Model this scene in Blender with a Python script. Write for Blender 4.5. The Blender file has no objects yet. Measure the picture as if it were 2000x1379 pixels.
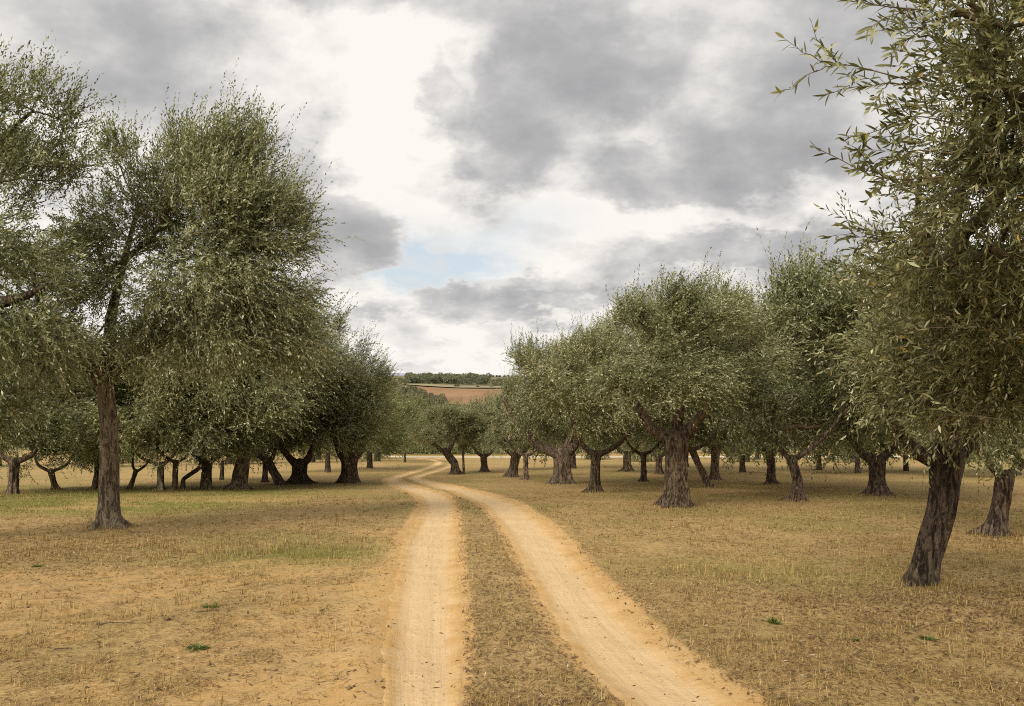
import bpy, math, random
import numpy as np
from mathutils import Vector, Matrix

scene = bpy.context.scene
COL = scene.collection
R = math.radians

# ------------------------------------------------------------------ camera
EYE = 1.35                       # lens height above the track
F = 1444.0                       # focal length in photo pixels (photo is 2000 wide)
PITCH = math.atan(48.5 / F)      # tilt up
cam_d = bpy.data.cameras.new('camera')
cam_d.sensor_width = 36.0
cam_d.lens = 36.0 * F / 2000.0
cam_d.clip_start = 0.05
cam_d.clip_end = 20000
cam = bpy.data.objects.new('camera', cam_d)
cam.location = (0, 0, EYE)
cam.rotation_euler = (math.pi / 2 + PITCH, 0, 0)
COL.objects.link(cam)
scene.camera = cam

# ------------------------------------------------------------------ render settings
vs = scene.view_settings
vs.view_transform = 'Standard'
vs.look = 'None'
vs.gamma = 1.0
vs.exposure = 0.32
vs.use_curve_mapping = False
scene.cycles.use_denoising = False
scene.cycles.filter_width = 1.05
scene.cycles.max_bounces = 9
scene.cycles.diffuse_bounces = 6
scene.cycles.transmission_bounces = 6
scene.cycles.transparent_max_bounces = 4
scene.cycles.caustics_reflective = False
scene.cycles.caustics_refractive = False

# ------------------------------------------------------------------ sun
SUN_EL, SUN_AZ = R(36), R(-150)      # azimuth clockwise from +Y: behind the camera, to the left
sun_d = bpy.data.lights.new('sun', 'SUN')
sun_d.energy = 3.3
sun_d.angle = R(30)
sun_d.color = (1.0, 0.93, 0.80)
sun = bpy.data.objects.new('sun', sun_d)
sdir = Vector((math.sin(SUN_AZ) * math.cos(SUN_EL), math.cos(SUN_AZ) * math.cos(SUN_EL), math.sin(SUN_EL)))
sun.rotation_euler = (-sdir).to_track_quat('-Z', 'Y').to_euler()
sun.location = (-8, -8, 30)
COL.objects.link(sun)


def ray(px, py):
    u = (px - 1000.0) / F
    v = (689.5 - py) / F
    c, s = math.cos(PITCH), math.sin(PITCH)
    return np.array([u, c - v * s, s + v * c])


def at(px, py, D):
    """world point seen at photo pixel px,py at distance D along +Y"""
    d = ray(px, py)
    return np.array([0, 0, EYE]) + d * (D / d[1])


# ------------------------------------------------------------------ world: sky with broken cloud
world = bpy.data.worlds.new('World')
scene.world = world
world.use_nodes = True
wn, wl = world.node_tree.nodes, world.node_tree.links
for n in list(wn):
    wn.remove(n)


def N(tree, typ, **kw):
    n = tree.nodes.new(typ)
    for k, v in kw.items():
        setattr(n, k, v)
    return n


def math_(tree, op, a, b=None, clamp=False):
    n = N(tree, 'ShaderNodeMath', operation=op, use_clamp=clamp)
    for i, v in enumerate((a, b)):
        if v is None:
            continue
        if isinstance(v, (int, float)):
            n.inputs[i].default_value = v
        else:
            tree.links.new(v, n.inputs[i])
    return n.outputs[0]


def vmath(tree, op, a, b=None, scale=None):
    n = N(tree, 'ShaderNodeVectorMath', operation=op)
    for i, v in enumerate((a, b)):
        if v is None:
            continue
        if isinstance(v, (tuple, list)):
            n.inputs[i].default_value = v
        else:
            tree.links.new(v, n.inputs[i])
    if scale is not None:
        n.inputs['Scale'].default_value = scale
    return n.outputs['Value'] if op in ('LENGTH', 'DOT_PRODUCT') else n.outputs['Vector']


def noise(tree, vec, scale, detail=4, rough=0.55, dist=0.0, out='Fac'):
    n = N(tree, 'ShaderNodeTexNoise')
    n.inputs['Scale'].default_value = scale
    n.inputs['Detail'].default_value = detail
    n.inputs['Roughness'].default_value = rough
    n.inputs['Distortion'].default_value = dist
    if vec is not None:
        tree.links.new(vec, n.inputs['Vector'])
    return n.outputs[out]


def maprange(tree, v, a, b, c=0.0, d=1.0, smooth=True):
    n = N(tree, 'ShaderNodeMapRange', interpolation_type='SMOOTHSTEP' if smooth else 'LINEAR')
    tree.links.new(v, n.inputs['Value'])
    for k, x in zip(('From Min', 'From Max', 'To Min', 'To Max'), (a, b, c, d)):
        n.inputs[k].default_value = x
    return n.outputs['Result']


def mix(tree, fac, a, b, blend='MIX'):
    n = N(tree, 'ShaderNodeMix', data_type='RGBA', blend_type=blend)
    for sock, v in ((n.inputs[0], fac), (n.inputs[6], a), (n.inputs[7], b)):
        if isinstance(v, (int, float)):
            sock.default_value = v
        elif isinstance(v, (tuple, list)):
            sock.default_value = tuple(v) + (1,) if len(v) == 3 else v
        else:
            tree.links.new(v, sock)
    return n.outputs[2]


def ramp(tree, fac, stops):
    n = N(tree, 'ShaderNodeValToRGB')
    cr = n.color_ramp
    cr.elements[0].position, cr.elements[0].color = stops[0][0], tuple(stops[0][1]) + (1,)
    cr.elements[1].position, cr.elements[1].color = stops[-1][0], tuple(stops[-1][1]) + (1,)
    for p, c in stops[1:-1]:
        e = cr.elements.new(p)
        e.color = tuple(c) + (1,)
    tree.links.new(fac, n.inputs[0])
    return n.outputs['Color']


world.cycles.sampling_method = 'MANUAL'
world.cycles.sample_map_resolution = 256


def build_world():
    t = world.node_tree
    tc = N(t, 'ShaderNodeTexCoord')
    d = tc.outputs['Generated']
    sep = N(t, 'ShaderNodeSeparateXYZ')
    wl.new(d, sep.inputs[0])
    x, y, z = sep.outputs
    az = math_(t, 'ARCTAN2', x, y)
    el = math_(t, 'ARCSINE', z)
    comb = N(t, 'ShaderNodeCombineXYZ')
    wl.new(az, comb.inputs[0]); wl.new(el, comb.inputs[1])
    q0 = comb.outputs[0]
    # cloud-deck coordinates: flattening towards the horizon
    zz = math_(t, 'ADD', math_(t, 'MAXIMUM', z, 0.0), 0.40)
    deck = N(t, 'ShaderNodeCombineXYZ')
    wl.new(math_(t, 'DIVIDE', x, zz), deck.inputs[0])
    wl.new(math_(t, 'DIVIDE', y, zz), deck.inputs[1])
    p = deck.outputs[0]
    # domain warp
    w1 = vmath(t, 'SUBTRACT', noise(t, p, 2.0, 3, 0.5, 0, 'Color'), (0.5, 0.5, 0.5))
    w2 = vmath(t, 'SUBTRACT', noise(t, p, 6.5, 6, 0.66, 0, 'Color'), (0.5, 0.5, 0.5))
    q = vmath(t, 'ADD', q0, vmath(t, 'ADD', vmath(t, 'MULTIPLY', w1, (0.17, 0.12, 0)), vmath(t, 'MULTIPLY', w2, (0.15, 0.13, 0))))

    def blob(px, py, rx, ry, rot, edge, strength):
        dd = ray(px, py); dd = dd / np.linalg.norm(dd)
        m = N(t, 'ShaderNodeMapping', vector_type='TEXTURE')
        m.inputs['Location'].default_value = (math.atan2(dd[0], dd[1]), math.asin(dd[2]), 0)
        m.inputs['Rotation'].default_value = (0, 0, R(rot))
        m.inputs['Scale'].default_value = (rx / F, ry / F, 1)
        wl.new(q, m.inputs['Vector'])
        r = vmath(t, 'LENGTH', m.outputs[0])
        return maprange(t, r, 1.0 + edge * 1.15, 1.0 - edge * 1.15, 0.0, strength)

    # the grey cloud masses (px, py, rx, ry, tilt, softness, weight)
    greys = [
        (120, 40, 330, 95, -8, .45, .58), (330, 90, 140, 110, 0, .5, .45),
        (690, -10, 250, 52, -3, .35, 1.0), (845, 215, 38, 50, 10, .40, 1.0),
        (1130, 60, 230, 130, 18, .32, .85), (1060, 200, 190, 120, 22, .32, .80), (985, 250, 120, 90, 10, .3, .45),
        (970, 345, 100, 70, 0, .6, .35), (1480, 90, 280, 150, 20, .4, .75), (1560, 220, 340, 90, 16, .4, .65), (1330, 320, 210, 66, 6, .35, .85),
        (1500, 320, 220, 60, 6, .5, .50), (1460, 485, 250, 46, 5, .35, .95), (1650, 460, 200, 60, 8, .4, .6),
        (680, 440, 88, 80, -30, .32, 1.15), (610, 340, 70, 120, 20, .5, .75), (560, 430, 120, 160, 0, .5, .5),
        (900, 592, 330, 30, 6, .45, .80), (1060, 622, 200, 24, 6, .4, .75), (1300, 588, 220, 24, 3, .5, .55), (770, 725, 120, 14, 0, .6, .4),
    ]
    g = None
    for b in greys:
        v = blob(*b)
        g = v if g is None else math_(t, 'ADD', g, v)
    # bright breaks
    bright = [(640, 200, 190, 170, 0, .6, .5), (760, 260, 130, 200, 0, .6, .45), (1080, 400, 130, 70, 10, .5, .55), (1590, 355, 45, 35, 10, .6, .55),
              (870, 120, 70, 130, 0, .6, .4), (1060, 500, 150, 50, 15, .6, .3), (860, 705, 330, 14, 0, .7, .3), (1290, 420, 180, 26, 4, .6, .4)]
    br = None
    for b in bright:
        v = blob(*b)
        br = v if br is None else math_(t, 'ADD', br, v)
    # free cloud structure everywhere (also outside the frame)
    LIT = (-0.06, 0.05, 0.0)                      # billows are lit from the upper left of the deck
    n1 = noise(t, p, 2.4, 7, 0.58, 0.1)
    n1b = noise(t, vmath(t, 'ADD', p, LIT), 2.4, 7, 0.58, 0.1)
    n2 = noise(t, p, 7.0, 5, 0.60, 0.1)
    relief = math_(t, 'MULTIPLY', math_(t, 'SUBTRACT', n1, n1b), 2.6)
    tex = maprange(t, math_(t, 'ADD', math_(t, 'MULTIPLY', n1, .62), math_(t, 'MULTIPLY', n2, .38)), 0.34, 0.66, 0.0, 1.0, False)
    front = maprange(t, y, -0.1, 0.55)
    # behind the camera the same kind of broken cloud
    back = math_(t, 'MULTIPLY', maprange(t, noise(t, p, 0.9, 6, 0.55, 0.4), 0.40, 0.64, 0.0, 0.9), math_(t, 'SUBTRACT', 1.0, front))
    base = math_(t, 'ADD', math_(t, 'MULTIPLY', math_(t, 'MINIMUM', g, 1.3), front), back)
    base = math_(t, 'SUBTRACT', base, math_(t, 'MULTIPLY', br, 0.55))
    G = math_(t, 'MULTIPLY', base, math_(t, 'ADD', math_(t, 'MULTIPLY', tex, 0.50), 0.42))
    G = math_(t, 'ADD', G, math_(t, 'ADD', math_(t, 'MULTIPLY', math_(t, 'SUBTRACT', tex, 0.12), 0.40), relief))
    G = math_(t, 'SUBTRACT', 1.0, math_(t, 'EXPONENT', math_(t, 'MULTIPLY', math_(t, 'MAXIMUM', G, 0.0), -1.15)))
    K = 10.0
    cl = ramp(t, G, [(0.0, (.84, .805, .755)), (0.12, (.79, .76, .715)), (0.34, (.685, .665, .64)), (0.52, (.548, .538, .527)), (0.70, (.425, .42, .422)), (0.88, (.32, .32, .33))])
    cl = vmath(t, 'SCALE', cl, None, K * .935)
    # blue gap
    sky = N(t, 'ShaderNodeTexSky', sky_type='NISHITA', sun_disc=False)
    sky.sun_elevation = SUN_EL
    sky.sun_rotation = SUN_AZ
    sky.air_density = 1.0
    sky.dust_density = 2.0
    hz = vmath(t, 'ADD', vmath(t, 'SCALE', sky.outputs[0], None, 0.5), (3.6, 3.7, 3.7))
    bl = math_(t, 'ADD', blob(830, 520, 150, 46, -6, .5, .95), math_(t, 'ADD', blob(900, 460, 200, 60, 6, .7, .45), blob(760, 470, 60, 40, 0, .7, .4)))
    bl2 = math_(t, 'MULTIPLY', maprange(t, noise(t, p, 1.7, 5, 0.5, 0.2), 0.62, 0.74, 0, 0.8), math_(t, 'SUBTRACT', 1.0, front))
    bl = math_(t, 'MINIMUM', math_(t, 'ADD', bl, bl2), 1.0)
    bl = math_(t, 'MULTIPLY', bl, maprange(t, G, 0.55, 0.2))
    col = mix(t, bl, cl, hz)
    bg = N(t, 'ShaderNodeBackground')
    bg.inputs['Strength'].default_value = 0.1
    wl.new(col, bg.inputs['Color'])
    out = N(t, 'ShaderNodeOutputWorld')
    wl.new(bg.outputs[0], out.inputs['Surface'])


build_world()

# ------------------------------------------------------------------ helpers
rng = np.random.default_rng(7)


def _hash(ix, iy, iz, seed):
    h = (ix.astype(np.int64) * 374761393 + iy.astype(np.int64) * 668265263 + iz.astype(np.int64) * 2147483647 + seed * 1274126177) & 0xffffffff
    h = ((h ^ (h >> 13)) * 1274126177) & 0xffffffff
    h = (h ^ (h >> 16)) & 0xffff
    return h / 65535.0


def vnoise(x, y, z=0.0, seed=0):
    x, y, z = np.broadcast_arrays(np.asarray(x, float), np.asarray(y, float), np.asarray(z, float))
    ix, iy, iz = np.floor(x), np.floor(y), np.floor(z)
    fx, fy, fz = x - ix, y - iy, z - iz
    fx, fy, fz = (f * f * (3 - 2 * f) for f in (fx, fy, fz))
    out = 0
    for a in (0, 1):
        for b in (0, 1):
            for c in (0, 1):
                w = (fx if a else 1 - fx) * (fy if b else 1 - fy) * (fz if c else 1 - fz)
                out = out + w * _hash(ix + a, iy + b, iz + c, seed)
    return out


def fbm(x, y, z=0.0, oct=4, seed=0):
    s, a, tot = 0.0, 1.0, 0.0
    for o in range(oct):
        k = 2.0 ** o
        s = s + a * vnoise(np.asarray(x) * k + 17.3 * o, np.asarray(y) * k - 9.1 * o, np.asarray(z) * k + 3.7 * o, seed + o)
        tot += a
        a *= 0.5
    return s / tot


def nrm(v):
    return v / np.maximum(np.linalg.norm(v, axis=-1, keepdims=True), 1e-9)


def sstep(a, b, x):
    t = np.clip((x - a) / (b - a), 0, 1)
    return t * t * (3 - 2 * t)


def mesh_np(name, verts, faces, attrs=None, smooth=False):
    """faces: (n,k) array with k = 3 or 4; attrs: dict name -> per-vertex float array"""
    verts = np.asarray(verts, np.float32)
    faces = np.asarray(faces, np.int32)
    me = bpy.data.meshes.new(name)
    k = faces.shape[1]
    me.vertices.add(len(verts)); me.vertices.foreach_set('co', verts.ravel())
    me.loops.add(faces.size); me.loops.foreach_set('vertex_index', faces.ravel())
    me.polygons.add(len(faces))
    me.polygons.foreach_set('loop_start', np.arange(0, faces.size, k, dtype=np.int32))
    me.polygons.foreach_set('loop_total', np.full(len(faces), k, np.int32))
    if smooth:
        me.polygons.foreach_set('use_smooth', np.ones(len(faces), bool))
    for an, av in (attrs or {}).items():
        at_ = me.attributes.new(an, 'FLOAT', 'POINT')
        at_.data.foreach_set('value', np.asarray(av, np.float32).ravel())
    me.update(calc_edges=True)
    me.validate()
    return me


def obj(name, me, mat=None, parent=None, loc=None, **props):
    o = bpy.data.objects.new(name, me)
    if mat is not None and len(me.materials) == 0:
        me.materials.append(mat)
    COL.objects.link(o)
    if parent is not None:
        o.parent = parent
    if loc is not None:
        o.location = loc
    for k, v in props.items():
        o[k] = v
    return o


def empty(name, loc, label, category, group=None):
    o = bpy.data.objects.new(name, None)
    o.empty_display_size = 0.3
    o.location = loc
    COL.objects.link(o)
    o['label'] = label
    o['category'] = category
    if group:
        o['group'] = group
    return o


# ------------------------------------------------------------------ terrain
_py = np.array([-60, 0, 45, 100, 105, 130, 190, 260, 300, 400, 700, 950, 1300, 6000, 9000.])
_pz = np.array([5.0, 0, -4.5, -9.38, -9.45, -11.5, -19, -24, -23, -13, -5.4, 2.6, 2.9, 3.2, 3.2])


def profile(y):
    z = np.interp(y, _py, _pz)
    w = np.clip(np.abs(y) * 0.02, 0.0, 18)
    return (z + np.interp(y - w, _py, _pz) + np.interp(y + w, _py, _pz)) / 3.0


def ground_pt(px, py):
    """point on the terrain seen at this pixel"""
    d = ray(px, py)
    lo, hi = 1.0, 240.0
    for _ in range(60):
        m = 0.5 * (lo + hi)
        if EYE + d[2] * m / d[1] > profile(m):
            lo = m
        else:
            hi = m
    return at(px, py, lo)


# wheel ruts, centre lines and half-widths read off the photo and laid on the ground
RUT_L = [(818, 1700, 60), (822, 1500, 62), (826, 1379, 98), (827, 1280, 92), (828, 1170, 76), (842, 1050, 56), (861, 990, 33), (846, 967, 30), (795, 951, 24),
         (766, 942, 17), (765, 935, 12), (792, 926, 9), (830, 916, 8), (852, 908, 7), (858, 903, 6), (845, 898, 5), (815, 895, 4)]
RUT_R = [(1800, 1700, 150), (1440, 1500, 150), (1296, 1379, 140), (1205, 1260, 100), (1130, 1170, 76), (1040, 1050, 55), (984, 990, 40), (925, 964, 30), (862, 949, 22),
         (822, 940, 15), (808, 934, 11), (826, 927, 8), (862, 917, 8), (882, 910, 7), (888, 904, 6), (878, 898, 5), (850, 895.2, 4)]


def smooth_path(P, n):
    P = np.asarray(P, float)
    d = np.r_[0, np.cumsum(np.linalg.norm(np.diff(P[:, :2], axis=0), axis=1))]
    s = np.linspace(0, d[-1], n)
    Q = np.stack([np.interp(s, d, P[:, k]) for k in range(P.shape[1])], 1)
    for _ in range(3):
        K = max(3, n // 70)
        pad = np.pad(Q, ((K, K), (0, 0)), mode='edge')
        pad[:K] = 2 * Q[0] - Q[1:K + 1][::-1]
        pad[-K:] = 2 * Q[-1] - Q[-K - 1:-1][::-1]
        ker = np.ones(2 * K + 1) / (2 * K + 1)
        Q = np.stack([np.convolve(pad[:, k], ker, 'valid') for k in range(Q.shape[1])], 1)
    return Q


def rut_world(lst):
    out = []
    for px, py, hw in lst:
        p = ground_pt(px, py)
        out.append((p[0], p[1], .85 * hw / F * p[1]))
    Q = smooth_path(out, 900)
    k = np.linspace(0, 1, 1300) ** 1.8 * 899
    return np.stack([np.interp(k, np.arange(900), Q[:, c]) for c in range(3)], 1)


RL, RR = rut_world(RUT_L), rut_world(RUT_R)


def rut_dist(x, y):
    """distance to the nearest rut centre divided by that rut's half width (1 = edge)"""
    x = np.asarray(x, float); y = np.asarray(y, float)
    sh = x.shape
    x, y = x.ravel(), y.ravel()
    best = np.full(x.shape, 99.0)
    sel = np.where((y < 105) & (np.abs(x + 2) < 12))[0]
    for Rt in (RL, RR):
        T = Rt[::4]
        for i in range(0, len(sel), 20000):
            s = sel[i:i + 20000]
            dd = np.hypot(x[s, None] - T[None, :, 0], y[s, None] - T[None, :, 1])
            k = dd.argmin(1)
            best[s] = np.minimum(best[s], dd[np.arange(len(s)), k] / np.maximum(T[k, 2], .05))
    return best.reshape(sh)


_gx, _gy = np.arange(-14, 10.01, .06), np.arange(0, 105.01, .12)
_GX, _GY = np.meshgrid(_gx, _gy)
_RD = rut_dist(_GX, _GY)


def rut_fast(x, y):
    u = np.clip((x + 14) / .06, 0, len(_gx) - 1.001); v = np.clip(y / .12, 0, len(_gy) - 1.001)
    i, j = u.astype(int), v.astype(int)
    fu, fv = u - i, v - j
    r = (_RD[j, i] * (1 - fu) + _RD[j, i + 1] * fu) * (1 - fv) + (_RD[j + 1, i] * (1 - fu) + _RD[j + 1, i + 1] * fu) * fv
    return np.where((np.abs(x + 2) < 11.9) & (y < 104), r, 99.0)


def gz(x, y, rd=None):
    x = np.asarray(x, float); y = np.asarray(y, float)
    z = profile(y)
    near = np.clip(1.2 - np.abs(y) / 90, 0, 1)
    z = z + near * ((fbm(x * .35, y * .35, 0, 3, 11) - .5) * .14 + (fbm(x * 1.7, y * 1.7, 0, 3, 21) - .5) * .05)
    if rd is None:
        rd = rut_dist(x, y)
    z = z - 0.035 * sstep(1.25, 0.5, rd) + 0.02 * np.exp(-((rd - 1.7) / .5) ** 2)
    return z


# ------------------------------------------------------------------ materials
def new_mat(name):
    m = bpy.data.materials.new(name)
    m.use_nodes = True
    t = m.node_tree
    b = t.nodes['Principled BSDF']
    return m, t, b


def attr(t, name):
    n = N(t, 'ShaderNodeAttribute', attribute_name=name)
    return n.outputs['Fac']


def bump(t, h, strength, dist, bsdf):
    n = N(t, 'ShaderNodeBump')
    n.inputs['Strength'].default_value = strength
    n.inputs['Distance'].default_value = dist
    t.links.new(h, n.inputs['Height'])
    t.links.new(n.outputs[0], bsdf.inputs['Normal'])


SAND = (.59, .390, .180)
SAND_P = (.65, .470, .265)
STRAW = (.53, .370, .160)
BROWN = (.25, .152, .066)
OLIVE = (.26, .205, .072)


def soil(t, geo):
    """bare sandy soil, shared by the grove floor and the edges of the track"""
    n_mid = noise(t, geo, 3.2, 6, .65)
    n_fine = noise(t, geo, 34, 6, .75)
    st = N(t, 'ShaderNodeMapping'); st.inputs['Scale'].default_value = (9, 34, 20); st.inputs['Rotation'].default_value = (0, 0, R(12))
    t.links.new(geo, st.inputs['Vector'])
    n_str = noise(t, st.outputs[0], 2.2, 5, .7, .6)
    sand = mix(t, maprange(t, n_mid, .35, .65), SAND, (.53, .325, .125))
    sand = mix(t, maprange(t, n_fine, .50, .70, 0, .40), sand, (.42, .25, .10))
    sand = mix(t, maprange(t, n_str, .52, .70, 0, .5), sand, (.68, .48, .245))
    h = math_(t, 'ADD', math_(t, 'MULTIPLY', n_str, .6), math_(t, 'MULTIPLY', n_fine, .5))
    return sand, h, n_mid, n_fine, n_str


def mat_ground():
    m, t, b = new_mat('dry_ground')
    b.inputs['Roughness'].default_value = .95
    b.inputs['Specular IOR Level'].default_value = .1
    geo = N(t, 'ShaderNodeNewGeometry').outputs['Position']
    bare, green = attr(t, 'bare'), attr(t, 'green')
    sand, h, n_mid, n_fine, n_str = soil(t, geo)
    n_big = noise(t, geo, .55, 5, .6)
    n_cl = noise(t, geo, 8.5, 6, .72, .5)
    veg = mix(t, maprange(t, n_str, .36, .62), BROWN, STRAW)
    veg = mix(t, maprange(t, n_big, .45, .62, 0, .45), veg, OLIVE)
    veg = mix(t, maprange(t, n_cl, .50, .64, 0, .62), veg, (.155, .095, .045))
    veg = mix(t, maprange(t, n_cl, .46, .34, 0, .5), veg, (.55, .39, .18))
    sand = mix(t, maprange(t, n_cl, .56, .70, 0, .45), sand, (.30, .175, .072))
    veg = mix(t, maprange(t, n_fine, .42, .68, 0, .45), veg, (.46, .32, .145))
    veg = mix(t, math_(t, 'MULTIPLY', green, maprange(t, n_mid, .3, .55)), veg, (.19, .20, .045))
    # bare sand where the ground is worn, broken by noise
    f = math_(t, 'ADD', bare, math_(t, 'MULTIPLY', math_(t, 'SUBTRACT', n_mid, .5), 1.1))
    f = math_(t, 'ADD', f, math_(t, 'MULTIPLY', math_(t, 'SUBTRACT', n_str, .5), .7))
    f = maprange(t, f, .25, .80)
    t.links.new(mix(t, f, veg, sand), b.inputs['Base Color'])
    bump(t, h, .6, .035, b)
    return m


def mat_track():
    m, t, b = new_mat('pale_dust')
    b.inputs['Roughness'].default_value = .95
    b.inputs['Specular IOR Level'].default_value = .1
    geo = N(t, 'ShaderNodeNewGeometry').outputs['Position']
    u = attr(t, 'across')
    v = attr(t, 'along')
    sand, h, n_mid, n_fine, n_str = soil(t, geo)
    c = N(t, 'ShaderNodeCombineXYZ')
    t.links.new(math_(t, 'MULTIPLY', u, 5.0), c.inputs[0]); t.links.new(math_(t, 'MULTIPLY', v, .55), c.inputs[1])
    streak = noise(t, c.outputs[0], 1.6, 5, .65, .2)
    wob = math_(t, 'ADD', math_(t, 'MULTIPLY', math_(t, 'SUBTRACT', n_mid, .5), .9), math_(t, 'MULTIPLY', math_(t, 'SUBTRACT', n_fine, .5), .5))
    edge = maprange(t, math_(t, 'ADD', math_(t, 'ABSOLUTE', u), wob), .45, 1.0)
    col = mix(t, maprange(t, streak, .35, .68), SAND_P, (.61, .42, .215))
    col = mix(t, maprange(t, n_mid, .5, .75, 0, .5), col, (.67, .49, .285))
    col = mix(t, maprange(t, n_fine, .58, .74, 0, .4), col, (.47, .30, .135))
    col = mix(t, edge, col, sand)
    t.links.new(col, b.inputs['Base Color'])
    # tread blocks pressed in two bands
    wv = N(t, 'ShaderNodeCombineXYZ')
    t.links.new(math_(t, 'MULTIPLY', u, 9.0), wv.inputs[0]); t.links.new(math_(t, 'MULTIPLY', v, 26.0), wv.inputs[1])
    vor = N(t, 'ShaderNodeTexVoronoi'); vor.inputs['Scale'].default_value = 1.0; t.links.new(wv.outputs[0], vor.inputs['Vector'])
    band = math_(t, 'MULTIPLY', maprange(t, math_(t, 'ABSOLUTE', u), .55, .25), maprange(t, n_mid, .40, .60))
    tread = math_(t, 'MULTIPLY', vor.outputs['Distance'], band)
    hh = math_(t, 'ADD', math_(t, 'MULTIPLY', streak, .35), math_(t, 'ADD', math_(t, 'MULTIPLY', h, .6), math_(t, 'MULTIPLY', tread, .35)))
    bump(t, hh, .6, .035, b)
    return m


def mat_simple(name, c1, c2, scale=3.0, rough=.9, detail=5, stretch=None):
    m, t, b = new_mat(name)
    b.inputs['Roughness'].default_value = rough
    b.inputs['Specular IOR Level'].default_value = .15
    geo = N(t, 'ShaderNodeTexCoord').outputs['Object']
    if stretch:
        mp = N(t, 'ShaderNodeMapping'); mp.inputs['Scale'].default_value = stretch
        t.links.new(geo, mp.inputs['Vector']); geo = mp.outputs[0]
    n = noise(t, geo, scale, detail, .65)
    t.links.new(mix(t, maprange(t, n, .35, .65), c1, c2), b.inputs['Base Color'])
    bump(t, n, .5, .02, b)
    return m


def mat_bark(name, dark, light, patch):
    m, t, b = new_mat(name)
    b.inputs['Roughness'].default_value = .92
    b.inputs['Specular IOR Level'].default_value = .2
    tc = N(t, 'ShaderNodeTexCoord').outputs['Object']
    mp = N(t, 'ShaderNodeMapping'); mp.inputs['Scale'].default_value = (15, 15, 3.6); t.links.new(tc, mp.inputs['Vector'])
    fis = noise(t, mp.outputs[0], 1.0, 7, .7, 1.2)
    plate = noise(t, tc, 26, 5, .7, .4)
    big = noise(t, tc, 2.6, 4, .6)
    col = mix(t, maprange(t, fis, .40, .62), dark, light)
    col = mix(t, maprange(t, plate, .5, .7, 0, .55), col, dark)
    col = mix(t, maprange(t, big, .52, .68, 0, .6), col, patch)
    col = mix(t, 1.0, col, N(t, 'ShaderNodeObjectInfo').outputs['Color'], 'MULTIPLY')
    t.links.new(col, b.inputs['Base Color'])
    bump(t, math_(t, 'ADD', fis, math_(t, 'MULTIPLY', plate, .5)), 1.0, .09, b)
    return m


def mat_leaf(name, stops, trans, rough=.48):
    m, t, b = new_mat(name)
    tone = attr(t, 'tone')
    col = ramp(t, tone, stops)
    oi = N(t, 'ShaderNodeObjectInfo').outputs['Random']
    col = mix(t, 1.0, col, mix(t, oi, (1.05, .99, .84), (.98, 1.0, .96)), 'MULTIPLY')
    t.links.new(col, b.inputs['Base Color'])
    b.inputs['Roughness'].default_value = rough
    b.inputs['Specular IOR Level'].default_value = .35
    tr = N(t, 'ShaderNodeBsdfTranslucent')
    t.links.new(mix(t, 1.0, col, trans, 'MULTIPLY'), tr.inputs['Color'])
    ms = N(t, 'ShaderNodeMixShader')
    ms.inputs[0].default_value = .34
    t.links.new(b.outputs[0], ms.inputs[1]); t.links.new(tr.outputs[0], ms.inputs[2])
    t.links.new(ms.outputs[0], t.nodes['Material Output'].inputs['Surface'])
    return m


LEAF_STOPS = [(0.0, (.068, .076, .030)), (.30, (.158, .168, .074)), (.55, (.280, .290, .150)), (.78, (.45, .458, .315)), (.95, (.64, .645, .51)), (1.0, (.50, .34, .07))]
M_GROUND = mat_ground()
M_TRACK = mat_track()
M_BARK = mat_bark('olive_bark', (.022, .015, .010), (.20, .148, .098), (.090, .068, .047))
M_BARK_PALE = mat_bark('pale_olive_bark', (.080, .060, .042), (.40, .325, .225), (.33, .27, .185))
M_BRANCH = mat_simple('branch_bark', (.040, .028, .018), (.12, .09, .055), 9)
M_TWIG = mat_simple('green_twig', (.11, .09, .045), (.22, .18, .09), 6)
M_LEAF = mat_leaf('olive_leaf', LEAF_STOPS, (.92, .96, .62))
M_LEAF_FAR = mat_leaf('far_leaf', [(0, (.08, .088, .036)), (.5, (.18, .188, .088)), (1, (.36, .36, .22))], (1.3, 1.4, .6))
M_WOOD_FAR = mat_leaf('hazy_wood_leaf', [(0, (.085, .090, .058)), (.5, (.16, .165, .11)), (1, (.26, .25, .16))], (1, 1, .6), .8)  # leaf colours lightened and greyed to paint in distance haze
M_GRASS = mat_leaf('dry_grass', [(0, (.12, .074, .034)), (.3, (.30, .195, .082)), (.6, (.46, .33, .145)), (.8, (.60, .46, .23)), (.86, (.22, .20, .062)), (1, (.17, .20, .045))], (1, 1, .7), .7)
M_LITTER = mat_leaf('leaf_litter', [(0, (.085, .055, .030)), (.5, (.22, .140, .070)), (.8, (.36, .26, .14)), (1, (.60, .52, .40))], (1, .9, .6), .7)
M_STONE = mat_simple('dark_clod', (.10, .062, .036), (.24, .15, .08), 14)


# ------------------------------------------------------------------ ground sheet
def graded(a):
    out = []
    for lo, hi, st in a:
        out.append(np.arange(lo, hi, st))
    return np.concatenate(out)


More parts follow.
